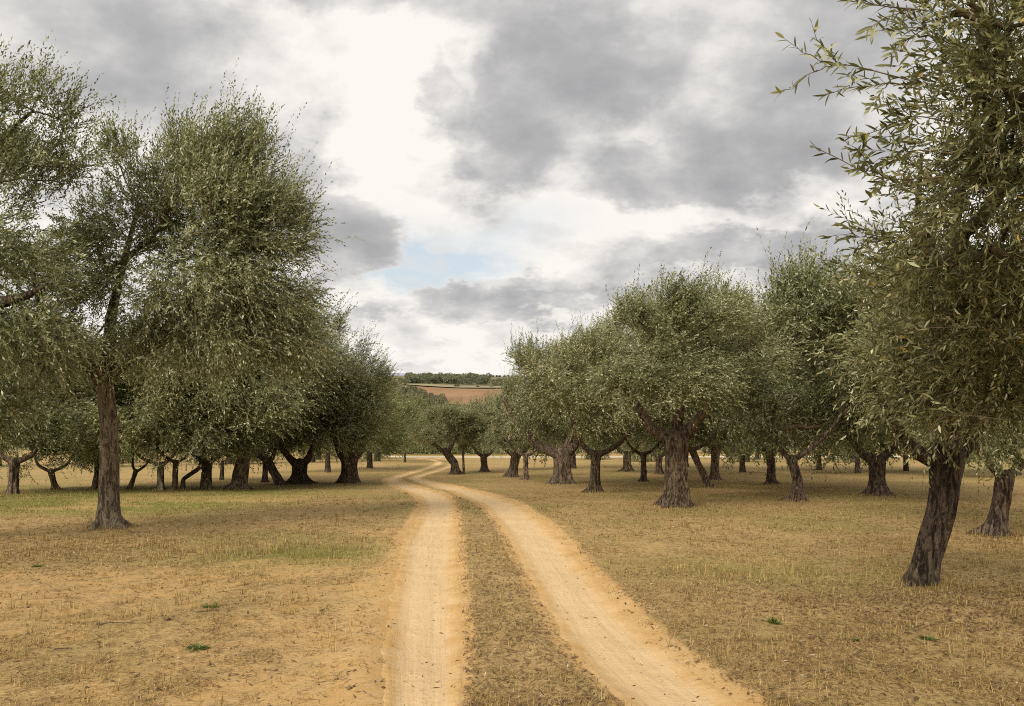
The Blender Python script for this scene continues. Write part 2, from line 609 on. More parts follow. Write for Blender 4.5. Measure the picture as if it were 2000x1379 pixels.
def build_ground():
    ys = np.r_[graded([(-40, 0, 4), (0, 2.4, .3), (2.4, 8, .055), (8, 16, .11), (16, 36, .25), (36, 110, .8), (110, 262, 6)]), 262.0]
    xp = np.r_[graded([(0, 3.2, .07), (3.2, 8, .14), (8, 20, .4), (20, 60, 1.6), (60, 360, 20)]), 360.0]
    xs = np.r_[-xp[:0:-1], xp]
    X, Y = np.meshgrid(xs, ys)
    rd = rut_dist(X, Y)
    Z = gz(X, Y, rd)
    V = np.stack([X, Y, Z], -1).reshape(-1, 3)
    nx, ny = len(xs), len(ys)
    i = np.arange(nx * ny).reshape(ny, nx)
    Fq = np.stack([i[:-1, :-1], i[:-1, 1:], i[1:, 1:], i[1:, :-1]], -1).reshape(-1, 4)
    bare, green = ground_masks(X, Y, rd, True)
    obj('ground', mesh_np('ground', V, Fq, {'bare': bare, 'green': green}, True), M_GROUND, kind='structure')


def ground_masks(X, Y, rd, worn=False):
    big = fbm(X * .28 + 3, Y * .28, 0, 4, 31)
    mid = fbm(X * 1.3, Y * 1.3, 0, 3, 33)
    # worn sand along the wheel ruts; the left verge near the camera is worn much wider
    bare = sstep(2.0, 1.1, rd)
    dl = np.interp(Y, RL[:, 1][:700], RL[:, 0][:700]) - X        # metres left of the left rut
    verge = np.where((dl > -.2) & (Y < 20), np.exp(-np.clip(dl, 0, 99) / np.interp(Y, [3, 6, 10, 16], [2.4, 1.9, 1.0, .4])), 0)
    bare = np.maximum(bare, .92 * verge)
    bare = np.maximum(bare, sstep(.50, .62, big) * np.where(X > 1, .30, .50) * sstep(40, 20, Y))
    # the middle ridge carries dry litter
    mid_l = np.interp(Y, RL[:, 1][:700], RL[:, 0][:700]); mid_r = np.interp(Y, RR[:, 1][:700], RR[:, 0][:700])
    ridge = (X > mid_l) & (X < mid_r) & (Y < 22)
    bare = np.where(ridge, bare * (1 - sstep(1.05, 1.35, rd) * (1.0 - .5 * mid)), bare)
    # grass on the far left keeps some green
    green = sstep(-4, -9, X) * sstep(14, 18, Y) * sstep(36, 24, Y) * (.5 + .9 * mid)
    green = np.maximum(green, np.exp(-(((X + 2.6) / 1.6) ** 2 + ((Y - 9.8) / 1.1) ** 2)) * .9)
    green = np.maximum(green, np.exp(-(((X - 3.0) / 1.8) ** 2 + ((Y - 8.6) / 1.0) ** 2)) * .5)
    green = np.maximum(green, sstep(.50, .64, fbm(X * .5 + 40, Y * .35, 0, 3, 77)) * .35 * sstep(7, 12, Y))
    bare = np.clip(bare, 0, 1)
    if worn:
        bare = bare + .7 * sstep(1.55, 1.2, rd)
    return bare, np.clip(green, 0, 1)


build_ground()


def build_track():
    for Rt, nm in ((RL, 0), (RR, 1)):
        n = len(Rt)
        s = np.r_[0, np.cumsum(np.linalg.norm(np.diff(Rt[:, :2], axis=0), axis=1))]
        T = np.gradient(Rt[:, :2], axis=0); T = nrm(T)
        Nn = np.stack([T[:, 1], -T[:, 0]], 1)
        us = np.linspace(-1.3, 1.3, 27)
        U, S = np.meshgrid(us, s)
        wob = 1 + .22 * (fbm(U * 1.2 + 5 + nm * 30, S * 1.1, 0, 3, 5) - .5)
        off = U * Rt[:, 2][:, None] * wob
        X = Rt[:, 0][:, None] + Nn[:, 0][:, None] * off
        Y = Rt[:, 1][:, None] + Nn[:, 1][:, None] * off
        rag = fbm(X * 5, Y * 5, 0, 3, 15)
        Z = gz(X, Y) + .010 - .032 * sstep(.90, 1.3, np.abs(U) + .25 * (rag - .5))
        # shallow tyre grooves pressed into the dust
        near = sstep(16, 6, Y)
        Z = Z - near * .006 * (np.exp(-((U - .25) / .10) ** 2) + .7 * np.exp(-((U + .35) / .12) ** 2)) + near * .006 * (fbm(X * 9, Y * 9, 0, 2, 8) - .5)
        V = np.stack([X, Y, Z], -1).reshape(-1, 3)
        i = np.arange(n * 27).reshape(n, 27)
        Fq = np.stack([i[:-1, :-1], i[:-1, 1:], i[1:, 1:], i[1:, :-1]], -1).reshape(-1, 4)
        obj('dirt_track', mesh_np('dirt_track', V, Fq, {'across': U, 'along': S}, True), M_TRACK, kind='structure')


build_track()

# white gravel road crossing at the foot of the grove
M_ROAD = mat_simple('white_gravel', (.52, .46, .36), (.62, .56, .45), 2.0)


def build_road():
    xs = np.linspace(-22, 110, 110)
    rows = [98.9, 99.3, 100, 100.7, 101.1]
    X, Y = np.meshgrid(xs, rows)
    Y = Y + .0006 * (X ** 2) + .12 * np.clip(-13 - X, 0, 99) ** 2
    Z = profile(Y) + np.array([-.1, .05, .10, .05, -.1])[:, None]
    V = np.stack([X, Y, Z], -1).reshape(-1, 3)
    i = np.arange(len(xs) * 5).reshape(5, len(xs))
    Fq = np.stack([i[:-1, :-1], i[:-1, 1:], i[1:, 1:], i[1:, :-1]], -1).reshape(-1, 4)
    obj('road', mesh_np('road', V, Fq, None, True), M_ROAD, kind='structure')


build_road()


# far hillside with fields
def strip_sheet(name, xs, ys, zoff, mat, xshift=None, **props):
    X, Y = np.meshgrid(xs, ys)
    if xshift is not None:
        X = X + xshift(Y)
    Z = hill_z(X, Y) + zoff
    V = np.stack([X, Y, Z], -1).reshape(-1, 3)
    i = np.arange(X.size).reshape(X.shape)
    Fq = np.stack([i[:-1, :-1], i[:-1, 1:], i[1:, 1:], i[1:, :-1]], -1).reshape(-1, 4)
    return obj(name, mesh_np(name, V, Fq, None, True), mat, **props)


def hill_z(X, Y):
    return profile(Y) + sstep(280, 500, Y) * (fbm(X * .006 + 4, Y * .004, 0, 3, 90) - .5) * 3.0 + sstep(-20, -160, X) * sstep(300, 600, Y) * 1.6


M_HILL = mat_simple('dry_pasture', (.13, .125, .062), (.20, .17, .085), .012)
M_PLOUGH = mat_simple('ploughed_soil', (.25, .140, .070), (.31, .185, .095), .03, stretch=(1, .35, 1))
M_PALE = mat_simple('stubble_field', (.25, .205, .115), (.31, .26, .155), .02)
strip_sheet('hillside', np.linspace(-2600, 2600, 120), np.r_[np.linspace(255, 1000, 70), np.linspace(1040, 7000, 30)], 0, M_HILL, kind='structure')


def hill_pt(px, py):
    d = ray(px, py)
    m = np.linspace(395, 990, 240)
    zz = EYE + d[2] * m / d[1]
    below = zz < hill_z(d[0] / d[1] * m, m)
    k = int(below.argmax()) if below.any() else 239
    return at(px, py, float(m[max(k - 1, 0)]))


def field(name, pix, mat, zoff):
    """a field on the hillside, outline from photo pixels laid onto the slope"""
    pts = [hill_pt(*p) for p in pix]
    P = np.array(pts)[:, :2]
    # triangulated as a fan of rows between the upper and lower outlines
    half = len(P) // 2
    up, lowr = P[:half], P[half:][::-1]
    n, mrow = 40, 14
    def res(Q):
        s = np.linspace(0, 1, len(Q)); u = np.linspace(0, 1, n)
        return np.stack([np.interp(u, s, Q[:, 0]), np.interp(u, s, Q[:, 1])], 1)
    A, B = res(up), res(lowr)
    w = np.linspace(0, 1, mrow)[:, None, None]
    G = A[None] * (1 - w) + B[None] * w
    X, Y = G[..., 0], G[..., 1]
    Z = hill_z(X, Y) + zoff
    V = np.stack([X, Y, Z], -1).reshape(-1, 3)
    i = np.arange(X.size).reshape(X.shape)
    Fq = np.stack([i[:-1, :-1], i[1:, :-1], i[1:, 1:], i[:-1, 1:]], -1).reshape(-1, 4)
    return obj(name, mesh_np(name, V, Fq, None, True), mat, kind='structure')


field('ploughed_field', [(740, 752), (785, 754), (830, 757), (900, 760.5), (1000, 761), (1100, 762), (1100, 800), (1000, 797), (900, 797), (860, 790), (815, 766), (740, 757)], M_PLOUGH, .5)
field('stubble_field', [(785, 750.5), (830, 751.5), (900, 755), (1060, 756), (1060, 759), (900, 759), (830, 755.5), (785, 752)], M_PALE, .9)

M_MOUNT = mat_simple('haze_blue_mountain', (.33, .36, .46), (.38, .40, .49), .0006)  # blue of the distant haze put into the base colour


def build_mountains():
    xs = np.linspace(-6000, 6000, 160)
    h = 14 + 46 * sstep(500, -1700, xs) * (.55 + .9 * fbm(xs * .0012, 0 * xs, 0, 4, 51))
    V, n = [], len(xs)
    for k, (f, dy) in enumerate(((0, -500), (.6, -180), (1, 0), (.3, 400))):
        V.append(np.stack([xs, np.full(n, 7600.) + dy, 3 + (h * f) - (6 if k == 0 else 0)], 1))
    V = np.concatenate(V)
    i = np.arange(len(V)).reshape(4, n)
    Fq = np.stack([i[:-1, :-1], i[:-1, 1:], i[1:, 1:], i[1:, :-1]], -1).reshape(-1, 4)
    obj('mountains', mesh_np('mountains', V, Fq, None, True), M_MOUNT, kind='structure')


build_mountains()


# ------------------------------------------------------------------ tree building blocks
def rot_frame(T):
    """two unit vectors perpendicular to T (…,3)"""
    up = np.where(np.abs(T[..., 2:3]) > .9, np.array([1., 0, 0]), np.array([0., 0, 1]))
    a = nrm(np.cross(T, up))
    b = np.cross(T, a)
    return a, b


def tube(path, rad, sides=8, flute=0.0, nf=5, twist=0.0, rough=0.0, seed=0, flare=0.0, cap=True):
    """bark tube along a path with fluting, buttress roots and knobbly relief"""
    P = np.asarray(path, float); r = np.asarray(rad, float)
    n = len(P)
    T = nrm(np.gradient(P, axis=0))
    a = np.zeros((n, 3)); b = np.zeros((n, 3))
    ref = np.array([0., -1, 0]) if abs(T[0, 1]) < .9 else np.array([1., 0, 0])
    for k in range(n):
        ref = ref - T[k] * np.dot(ref, T[k]); ref = ref / np.linalg.norm(ref)
        a[k] = ref; b[k] = np.cross(T[k], ref)
    th = np.linspace(0, 2 * math.pi, sides, endpoint=False)
    s = np.r_[0, np.cumsum(np.linalg.norm(np.diff(P, axis=0), axis=1))]
    TH, S = np.meshgrid(th, s)
    ph = seed * 1.7
    fl = np.sin(nf * TH + twist * S + ph) * .6 + np.sin((nf + 3) * TH - twist * .7 * S + ph * 2) * .4
    m = 1 + flute * fl
    if flare:
        k = np.exp(-np.maximum(S - .12, 0) / (r[0] * .62))
        roots = 1.7 * np.clip(np.sin((nf - 1) * TH + ph * 3 + .3), 0, 1) ** 2.2 + .12
        m = m + flare * k * roots
    if rough:
        ox = np.cos(TH) * 2.2; oy = np.sin(TH) * 2.2
        m = m + rough * (fbm(ox + seed, oy, S * 2.0 / max(r.max(), .05) * .25, 3, 60 + seed) - .5) * 2
        m = m + rough * .6 * (fbm(ox * 4 + seed, oy * 4, S * 3.0 / max(r.max(), .05) * .3, 2, 80 + seed) - .5)
    rr = r[:, None] * m
    V = P[:, None, :] + a[:, None, :] * (np.cos(TH) * rr)[..., None] + b[:, None, :] * (np.sin(TH) * rr)[..., None]
    V = V.reshape(-1, 3)
    i = np.arange(n * sides).reshape(n, sides)
    j = np.roll(i, -1, axis=1)
    Fq = np.stack([i[:-1], j[:-1], j[1:], i[1:]], -1).reshape(-1, 4)
    if cap:
        V = np.vstack([V, P[-1:] + T[-1:] * r[-1] * .4])
        c = len(V) - 1
        capf = np.stack([i[-1], j[-1], np.full(sides, c), np.full(sides, c)], -1)
        # quads with a doubled corner are not allowed: pair neighbouring sides
        if sides % 2 == 0:
            capf = np.stack([i[-1][0::2], i[-1][1::2], j[-1][1::2], np.full(sides // 2, c)], -1)
            Fq = np.vstack([Fq, capf])
    return V, Fq


def join(parts):
    Vs, Fs, o = [], [], 0
    for V, Fq in parts:
        Vs.append(V); Fs.append(Fq + o); o += len(V)
    return np.vstack(Vs), np.vstack(Fs)


def curve_pts(p0, p1, n, sag=0.0, wob=0.0, r=None):
    r = r or rng
    t = np.linspace(0, 1, n)[:, None]
    p0, p1 = np.asarray(p0, float), np.asarray(p1, float)
    L = np.linalg.norm(p1 - p0)
    P = p0 + (p1 - p0) * t
    P[:, 2] += sag * L * 4 * (t * (1 - t))[:, 0]
    if wob:
        w = r.normal(0, wob * L, (n, 3)); w[0] = 0; w[-1] = 0
        P = P + w
    return P


def resample(P, n):
    P = np.asarray(P, float)
    d = np.r_[0, np.cumsum(np.linalg.norm(np.diff(P[:, :3], axis=0), axis=1))]
    s = np.linspace(0, d[-1], n)
    Q = np.stack([np.interp(s, d, P[:, k]) for k in range(P.shape[1])], 1)
    if n > 8:
        for _ in range(2):
            Q[1:-1] = (Q[:-2] + 2 * Q[1:-1] + Q[2:]) / 4
    return Q


def leaves_on(P0, DIR, L, nl, ll, lw, droop, r, fold=False, wind=None, tm=.47, toff=0.0):
    """opposite leaf pairs along arching shoots.  P0, DIR (S,3); L, droop (S,).  Returns V, F, tone and the shoot curve"""
    S = len(P0)
    t = np.linspace(.10, 1.0, nl)[None, :, None]
    g = np.array([0, 0, -1.0])
    L3 = L[:, None, None]; dr = droop[:, None, None]
    pos = P0[:, None] + DIR[:, None] * L3 * t + g * dr * L3 * t ** 2
    tan = nrm(DIR[:, None] + g * 2 * dr * t)
    if wind is not None:
        pos = pos + wind * L3 * t ** 2
        tan = nrm(tan + 2 * wind * t)
    a, b = rot_frame(tan)
    ang = (np.arange(nl) // 2) * (math.pi / 2) + (np.arange(nl) % 2) * math.pi
    ang = ang[None] + r.uniform(0, 6.28, (S, 1)) + r.normal(0, .35, (S, nl))
    side = a * np.cos(ang)[..., None] + b * np.sin(ang)[..., None]
    phi = np.clip(r.normal(.82, .22, (S, nl)) - .45 * t[..., 0] ** 3, .1, 1.5)[..., None]
    ld = nrm(tan * np.cos(phi) + side * np.sin(phi) + r.normal(0, .10, (S, nl, 3)) + np.array([0, 0, -.06]))
    nn = nrm(tan * np.sin(phi) - side * np.cos(phi) + r.normal(0, .25, (S, nl, 3)))
    wd = nrm(np.cross(ld, nn))
    nn = np.cross(wd, ld)
    ln = (ll * r.uniform(.62, 1.18, (S, nl)) * (1 - .30 * np.abs(t[..., 0] - .45)))[..., None]
    w = (lw * r.uniform(.75, 1.2, (S, nl)))[..., None] * .5
    base = pos
    tone = np.clip(r.normal(tm, .25, (S, nl)) + r.normal(0, .10, (S, 1)) + toff, 0.02, .945)
    tone[r.random((S, nl)) < .004] = 1.0
    bend = r.uniform(-.02, .10, (S, nl, 1)) * ln
    if not fold:
        mid = base + ld * ln * .48 + nn * bend
        q = [base, mid + wd * w, base + ld * ln, mid - wd * w]
        V = np.stack(q, 2).reshape(-1, 3)
        k = np.arange(S * nl)[:, None] * 4
        Fq = k + np.arange(4)[None]
        return V, Fq, np.repeat(tone.ravel(), 4), pos
    # six-sided blade folded along the midrib: two quads
    m1 = base + ld * ln * .36 + nn * (bend + .12 * w)
    m2 = base + ld * ln * .72 + nn * (bend * .8 + .10 * w)
    tip = base + ld * ln - nn * bend * .6
    q = [base, m1 + wd * w, m2 + wd * w * .72, tip, m2 - wd * w * .72, m1 - wd * w]
    V = np.stack(q, 2).reshape(-1, 3)
    k = np.arange(S * nl)[:, None] * 6
    Fq = np.concatenate([k + np.array([0, 1, 2, 3])[None], k + np.array([0, 3, 4, 5])[None]], 0)
    return V, Fq, np.repeat(tone.ravel(), 6), pos


def twigs_on(pos, P0, r0, sides=2):
    """thin twig along each shoot curve"""
    S = len(pos)
    nl = pos.shape[1]
    pick = pos[:, [nl // 3, (2 * nl) // 3, nl - 1]]
    C = np.concatenate([P0[:, None], pick], 1)
    T = nrm(np.gradient(C, axis=1))
    a, b = rot_frame(T)
    rad = (r0 * np.array([1.0, .8, .6, .25]))[None, :, None]
    V = []
    for k in range(sides):
        th = .8 + k * 2 * math.pi / sides
        V.append(C + (a * math.cos(th) + b * math.sin(th)) * rad)
    V = np.stack(V, 2).reshape(-1, 3)
    i = np.arange(S * 4 * sides).reshape(S, 4, sides)
    if sides == 2:
        Fq = np.stack([i[:, :-1, 0], i[:, :-1, 1], i[:, 1:, 1], i[:, 1:, 0]], -1).reshape(-1, 4)
    else:
        j = np.roll(i, -1, 2)
        Fq = np.stack([i[:, :-1], j[:, :-1], j[:, 1:], i[:, 1:]], -1).reshape(-1, 4)
    return V, Fq


def crown_build(lobes, root_nodes, nclump, nsprig, nl, ll, lw, r, up=.5, wind=None, fold=False, twig_r=.0022, sl=(.32, .58), top_shoots=.22, droopers=.16, spread=.26, keep=None, hollow=False, tm=.47):
    """lobes: (centre, radii, weight). root_nodes: limb points.  Returns leaf mesh data, twig data, branch data"""
    C = np.array([l[0] for l in lobes]); Rr = np.array([l[1] for l in lobes]); W = np.array([l[2] for l in lobes], float); W /= W.sum()
    which = r.choice(len(lobes), nclump, p=W)
    u = nrm(r.normal(0, 1, (nclump, 3)))
    rad = r.uniform(.30, 1.0, nclump) ** .45
    cl = C[which] + u * Rr[which] * rad[:, None] * .92
    if hollow:
        cl = cl[~((np.hypot(cl[:, 0], cl[:, 1]) < 1.25) & (cl[:, 2] < 1.15))]
        nclump = len(cl)
    if keep is not None:
        cl = cl[keep(cl)]
        nclump = len(cl)
    roots = np.asarray(root_nodes, float)
    mid = roots.mean(0)
    ctr = np.average(C, axis=0, weights=W)
    zt = (C[:, 2] + Rr[:, 2]).max(); zb = (C[:, 2] - Rr[:, 2]).min()
    # shoots
    k = r.integers(0, nclump, nsprig)
    sp = spread * r.uniform(.75, 1.35, nclump)
    P0 = cl[k] + r.normal(0, 1, (nsprig, 3)) * sp[k][:, None] * .72
    out = nrm(cl[k] - ctr + r.normal(0, .25, (nsprig, 3)))
    hrel = (P0[:, 2] - zb) / (zt - zb)
    D = out * .75 + r.normal(0, .55, (nsprig, 3))
    D[:, 2] += up * (.2 + hrel)
    L = r.uniform(*sl, nsprig)
    droop = r.uniform(.02, .30, nsprig)
    ts = (r.random(nsprig) < top_shoots) & (hrel > .55)
    D[ts] = out[ts] * .30 + r.normal(0, .20, (ts.sum(), 3)) + np.array([0, 0, 1.0])
    L[ts] *= r.uniform(1.2, 2.3, ts.sum()); droop[ts] *= .3
    dp = (r.random(nsprig) < droopers) & (hrel < .55)
    D[dp] = out[dp] * .8 + r.normal(0, .3, (dp.sum(), 3)) + np.array([0, 0, .1])
    L[dp] *= r.uniform(1.1, 1.8, dp.sum()); droop[dp] = r.uniform(.4, .8, dp.sum())
    D = nrm(D)
    V, Fq, tone, pos = leaves_on(P0, D, L, nl, ll, lw, droop, r, fold, wind, tm, r.normal(0, .10, nclump)[k][:, None])
    TV, TF = twigs_on(pos, P0, twig_r, 3 if fold else 2)
    # boughs joining limbs and clumps
    order = np.argsort(np.linalg.norm(cl - mid, axis=1))
    nodes = [tuple(p) for p in roots]
    par = [-1] * len(nodes)
    NP = np.array(nodes)
    for i in order:
        d = np.linalg.norm(NP - cl[i], axis=1) + .35 * np.linalg.norm(NP - mid, axis=1)
        far = np.linalg.norm(NP - mid, axis=1) > np.linalg.norm(cl[i] - mid) + .05
        d[far] += 10
        j = int(d.argmin())
        NP = np.vstack([NP, cl[i]]); par.append(j)
    cnt = np.ones(len(NP))
    for i in range(len(NP) - 1, -1, -1):
        if par[i] >= 0:
            cnt[par[i]] += cnt[i]
    parts = []
    for i in range(len(NP)):
        if par[i] < 0:
            continue
        p0, p1 = NP[par[i]], NP[i]
        ra = min(.055, .0075 * math.sqrt(cnt[i]) + .004); rb = min(.05, .0075 * math.sqrt(max(cnt[i] - 1, 1)) + .002)
        Pp = curve_pts(p0, p1, 5, .05, .03, r)
        parts.append(tube(Pp, np.linspace(ra, rb, 5), 5, cap=False))
    return (V, Fq, tone), (TV, TF), join(parts)


def generic_lobes(r, rad=2.35, top=3.6, bottom=.25, n=12, skew=(0, 0)):
    lobes = [((skew[0] * .5, skew[1] * .5, (top + bottom) * .5), (rad * .72, rad * .72, (top - bottom) * .36), 2.0)]
    for i in range(n):
        a = 6.283 * i / n + r.uniform(-.4, .4)
        lvl = r.uniform(.12, .85)
        z = bottom + (top - bottom) * lvl
        rr = rad * (.72 - .45 * abs(lvl - .42)) * r.uniform(.8, 1.15)
        lobes.append(((rr * math.cos(a) + skew[0] * lvl, rr * math.sin(a) + skew[1] * lvl, z), (rad * r.uniform(.30, .46),) * 2 + (rad * r.uniform(.24, .38),), 1.0))
    for i in range(6):
        a = r.uniform(0, 6.28); q = r.uniform(.15, .75)
        lobes.append(((rad * q * math.cos(a) + skew[0], rad * q * math.sin(a) + skew[1], top * (1.02 - .30 * q)), (rad * .17, rad * .17, top * r.uniform(.10, .17)), .30))
    return lobes


WIND = np.array([.16, .05, 0.0])
CROWNS = []
for vi in range(4):
    r = np.random.default_rng(100 + vi)
    lobes = generic_lobes(r, skew=(.25, 0))
    roots = [(0, 0, .0), (-.5, 0, .55), (.55, .1, .6), (0, .45, .8), (-.8, .2, 1.1), (.9, -.2, 1.15), (.1, -.5, .9)]
    (V, Fq, tone), (TV, TF), (BV, BF) = crown_build(lobes, roots, 112, 5600, 14, .088, .027, r, wind=WIND, spread=.23, droopers=.03, top_shoots=.40, sl=(.24, .48), hollow=True)
    me = mesh_np('olive_crown', V, Fq, {'tone': tone})
    me.materials.append(M_LEAF)
    bv, bf = join([(BV, BF), (TV, TF)])
    be = mesh_np('olive_branches', bv, bf, None, True)
    be.materials.append(M_BRANCH)
    CROWNS.append((me, be))

FAR_CROWNS = []
for vi in range(3):
    r = np.random.default_rng(300 + vi)
    lobes = generic_lobes(r, skew=(.2, 0), n=9)
    (V, Fq, tone), _, _ = crown_build(lobes, [(0, 0, 0.), (0, 0, 1.)], 90, 1500, 12, .15, .06, r, wind=WIND, spread=.34, droopers=.08)
    me = mesh_np('far_crown', V, Fq, {'tone': tone})
    me.materials.append(M_LEAF_FAR)
    FAR_CROWNS.append(me)


def put_trunk(parent, path, radii, sides, n, mat, seed, flute=.10, flare=.55, rough=.10, twist=1.2, name='trunk', nf=5, tint=None):
    Q = resample(np.column_stack([path, radii]), n)
    V, Fq = tube(Q[:, :3], Q[:, 3], sides, flute, nf, twist, rough, seed, flare)
    o = obj(name, mesh_np(name, V, Fq, None, True), mat, parent)
    if tint is not None:
        o.color = tuple(tint) + (1,)
    return o


BASES = []


def olive(px, py, w, h, cr, fork, label, lean=0.0, dx=0.0, var=0, far=False, flare=.5, limbs=((-1, .8), (1, .8)), depth=None, mat=None, kink=0.0, group=None, lift=10, seed=None, name='olive_tree'):
    """a grove tree: px,py foot in the photo, w trunk width, h height, cr crown half-width, fork height, all in photo pixels"""
    if depth:
        b = at(px, py, depth); b[2] = float(profile(depth))
    else:
        b = ground_pt(px, py)
    D = b[1]
    m = D / F
    b[2] = float(gz(np.array([b[0]]), np.array([b[1]]))[0]) if D < 95 else float(profile(D))
    BASES.append((b[0], b[1], w * m))
    seed = seed if seed is not None else int(px * 3 + py) % 997
    r = np.random.default_rng(seed)
    root = empty(name, b, label, 'tree', group)
    rr = w * m * .39
    k_ = r.uniform(.9, 1.75); tint = (k_, k_ * r.uniform(.94, 1.03), k_ * r.uniform(.88, 1.08))
    hf = fork * m
    H = h * m
    top = np.array([lean * m, r.uniform(-.1, .1) * hf, hf])
    midp = top * .5 + np.array([kink * m, 0, 0])
    path = [(0, 0, -.12), (0, 0, 0), tuple(midp), tuple(top), tuple(top + np.array([lean * m * .15, 0, rr * .7]))]
    path = np.array(path)
    mat = mat or M_BARK
    if far:
        put_trunk(root, path, [rr * 1.35, rr * 1.2, rr * .95, rr, rr * .7], 8, 8, mat, seed % 50, .08, .4, .06)
    else:
        put_trunk(root, path, [rr * 1.15, rr * 1.02, rr * .86, rr * .92, rr * .62], 36, 40, mat, seed % 50, .13, flare * 1.15, .24, r.uniform(-3, 3), tint=tint)
        for (sx, k) in limbs:
            L = hf * k + .25
            e = top + np.array([sx * L * .85, r.uniform(-.5, .5) * L, L * r.uniform(.75, 1.0)])
            p1 = top + np.array([sx * L * .45, r.uniform(-.15, .15) * L, L * .22])
            e2 = e + np.array([sx * .35, r.uniform(-.3, .3), .9]) * L * .5
            Q = np.array([top + np.array([-sx * rr * .15, 0, -rr * .35]), p1, e, e2])
            put_trunk(root, Q, [rr * .60, rr * .46, rr * .32, rr * .14], 12, 16, mat, seed % 31 + 3, .08, 0, .14, name='limb', tint=tint)
    s_xy = cr * m / 2.0
    s_z = (H - hf - lift * m) / 4.0
    me = FAR_CROWNS[var % 3] if far else CROWNS[var % 4][0]
    a = r.uniform(-.7, .7)
    c = obj('crown', me, None, root, tuple(top + np.array([dx * m, 0, lift * m])), kind='stuff')
    c.scale = (s_xy, s_xy, s_z); c.rotation_euler = (0, 0, a)
    if not far:
        g = obj('branches', CROWNS[var % 4][1], None, root, tuple(c.location), kind='stuff')
        g.scale = c.scale; g.rotation_euler = c.rotation_euler
    return root


# ------------------------------------------------------------------ grove, left of the track
olive(465, 957, 36, 400, 165, 105, 'olive with a thick dark straight trunk and wide spreading roots', lean=14, flare=.9, var=0, limbs=((-.7, .7), (.8, .7)))
olive(402, 957, 26, 340, 130, 52, lift=24, label= 'olive with a short trunk split into a clear Y, beside the thick dark trunk', var=1, limbs=((-1, .9), (1.1, .7)), dx=-10)
olive(548, 946, 22, 330, 120, 46, 'olive leaning to one side on a slanting trunk, behind the thick dark trunk', lean=-24, var=2, limbs=((-.9, .9), (.4, .8)))
olive(517, 945, 14, 300, 110, 50, 'slim upright olive close against the slanting trunk', lean=2, var=3, limbs=((-.8, .9), (.4, .8)), depth=34)
olive(584, 944, 38, 300, 118, 36, 'olive with a squat gnarled stump half hidden by hanging leaves', var=3, flare=.9, dx=20, limbs=((-.8, 1.0), (.8, 1.0)))
olive(681, 943, 46, 250, 100, 44, 'olive with a broad ribbed trunk where the track bends', var=1, flare=.25, dx=-40, limbs=((-.7, 1.0), (.7, 1.0)))
olive(25, 964, 24, 300, 150, 62, lift=22, label= 'olive with a level forked trunk at the outer edge of the grove', var=2, limbs=((-1.3, .6), (1.3, .6)))
olive(108, 960, 15, 280, 130, 36, 'olive with a low twin fork in the shade behind green grass', var=0, lean=-10, limbs=((-1.3, .9), (1.4, .9)), depth=27)
olive(190, 958, 20, 300, 130, 60, 'olive half hidden behind the tall smooth trunk', var=3, depth=27.5)
olive(253, 958, 12, 270, 110, 36, 'small olive with a short trunk tilted away from the tall tree', lean=13, var=1, limbs=((.9, .9), (-.3, .8)))
olive(313, 960, 17, 300, 125, 50, lift=22, label= 'olive with a pale trunk and arms raised in a wide V', var=2, mat=M_BARK_PALE, limbs=((-1.5, .8), (.9, .8)))
olive(341, 960, 14, 280, 110, 56, 'olive with a thin dark upright trunk next to the pale V trunk', var=0, lean=4)
olive(357, 958, 11, 250, 100, 40, 'small olive with a stem curving sharply to one side', lean=28, kink=-14, var=3, limbs=((1.0, .8), (.2, .8)))
olive(433, 938, 10, 200, 90, 34, 'slim olive far back beside the track side row', var=1, far=True)
olive(640, 922, 14, 200, 110, 34, 'olive in the second row behind the broad ribbed trunk', var=2, far=True)
olive(791, 903, 6, 110, 44, 20, 'slender young olive standing near the white road', var=0, far=True)
olive(722, 915, 14, 160, 70, 26, 'low olive filling the inside of the track bend', var=1, far=True)

# ------------------------------------------------------------------ grove, right of the track
olive(1320, 990, 62, 425, 180, 128, lift=62, label= 'big old olive with a massive fluted trunk and two raised arms', var=0, flare=.55, dx=5, limbs=((-1.0, .62), (.8, .5), (.1, .7)))
olive(1160, 962, 26, 330, 140, 74, lift=38, label= 'olive with a ribbed trunk that forks like a cup', var=1, lean=4, flare=.8, limbs=((-.8, .75), (1.2, .75)))
olive(1098, 946, 46, 290, 105, 58, lift=26, label= 'ancient olive with a very wide split trunk near the track', var=2, flare=.55, dx=8, limbs=((-1.4, 1.2), (.4, .9), (.9, .8)))
olive(1027, 938, 14, 205, 70, 46, 'slim straight olive beside a wider leaning trunk', var=3, dx=8, flare=.8)
olive(1000, 931, 24, 165, 62, 42, 'olive with a wide trunk leaning towards its slim neighbour', var=0, lean=8, dx=0)
olive(945, 921, 17, 150, 62, 30, 'olive with a straight short trunk past the double stems', var=1)
olive(890, 926, 20, 138, 66, 44, 'dark olive with a curved trunk bowing over the winding track', var=3, lean=-20, kink=8, flare=.7, dx=2, limbs=((-.9, .8), (.6, .9)))
olive(906, 925, 6, 120, 34, 46, 'thin straight stem of young olive next to the curved trunk', var=2, lean=-2, flare=.5, limbs=((.5, .5),))
olive(1225, 921, 20, 290, 105, 34, 'olive with a cone shaped foot in the back row', var=0, flare=.9)
olive(1257, 940, 15, 280, 105, 52, 'olive with a slim red brown trunk left of the massive trunk', var=3, flare=.8)
olive(1287, 927, 17, 240, 100, 34, 'olive half hidden close behind the massive trunk', var=1)
olive(1385, 952, 18, 395, 160, 72, 'olive on a thin slanting trunk just past the massive trunk', lean=-34, dx=30, var=2, limbs=((-.5, .8), (1.1, .8)))
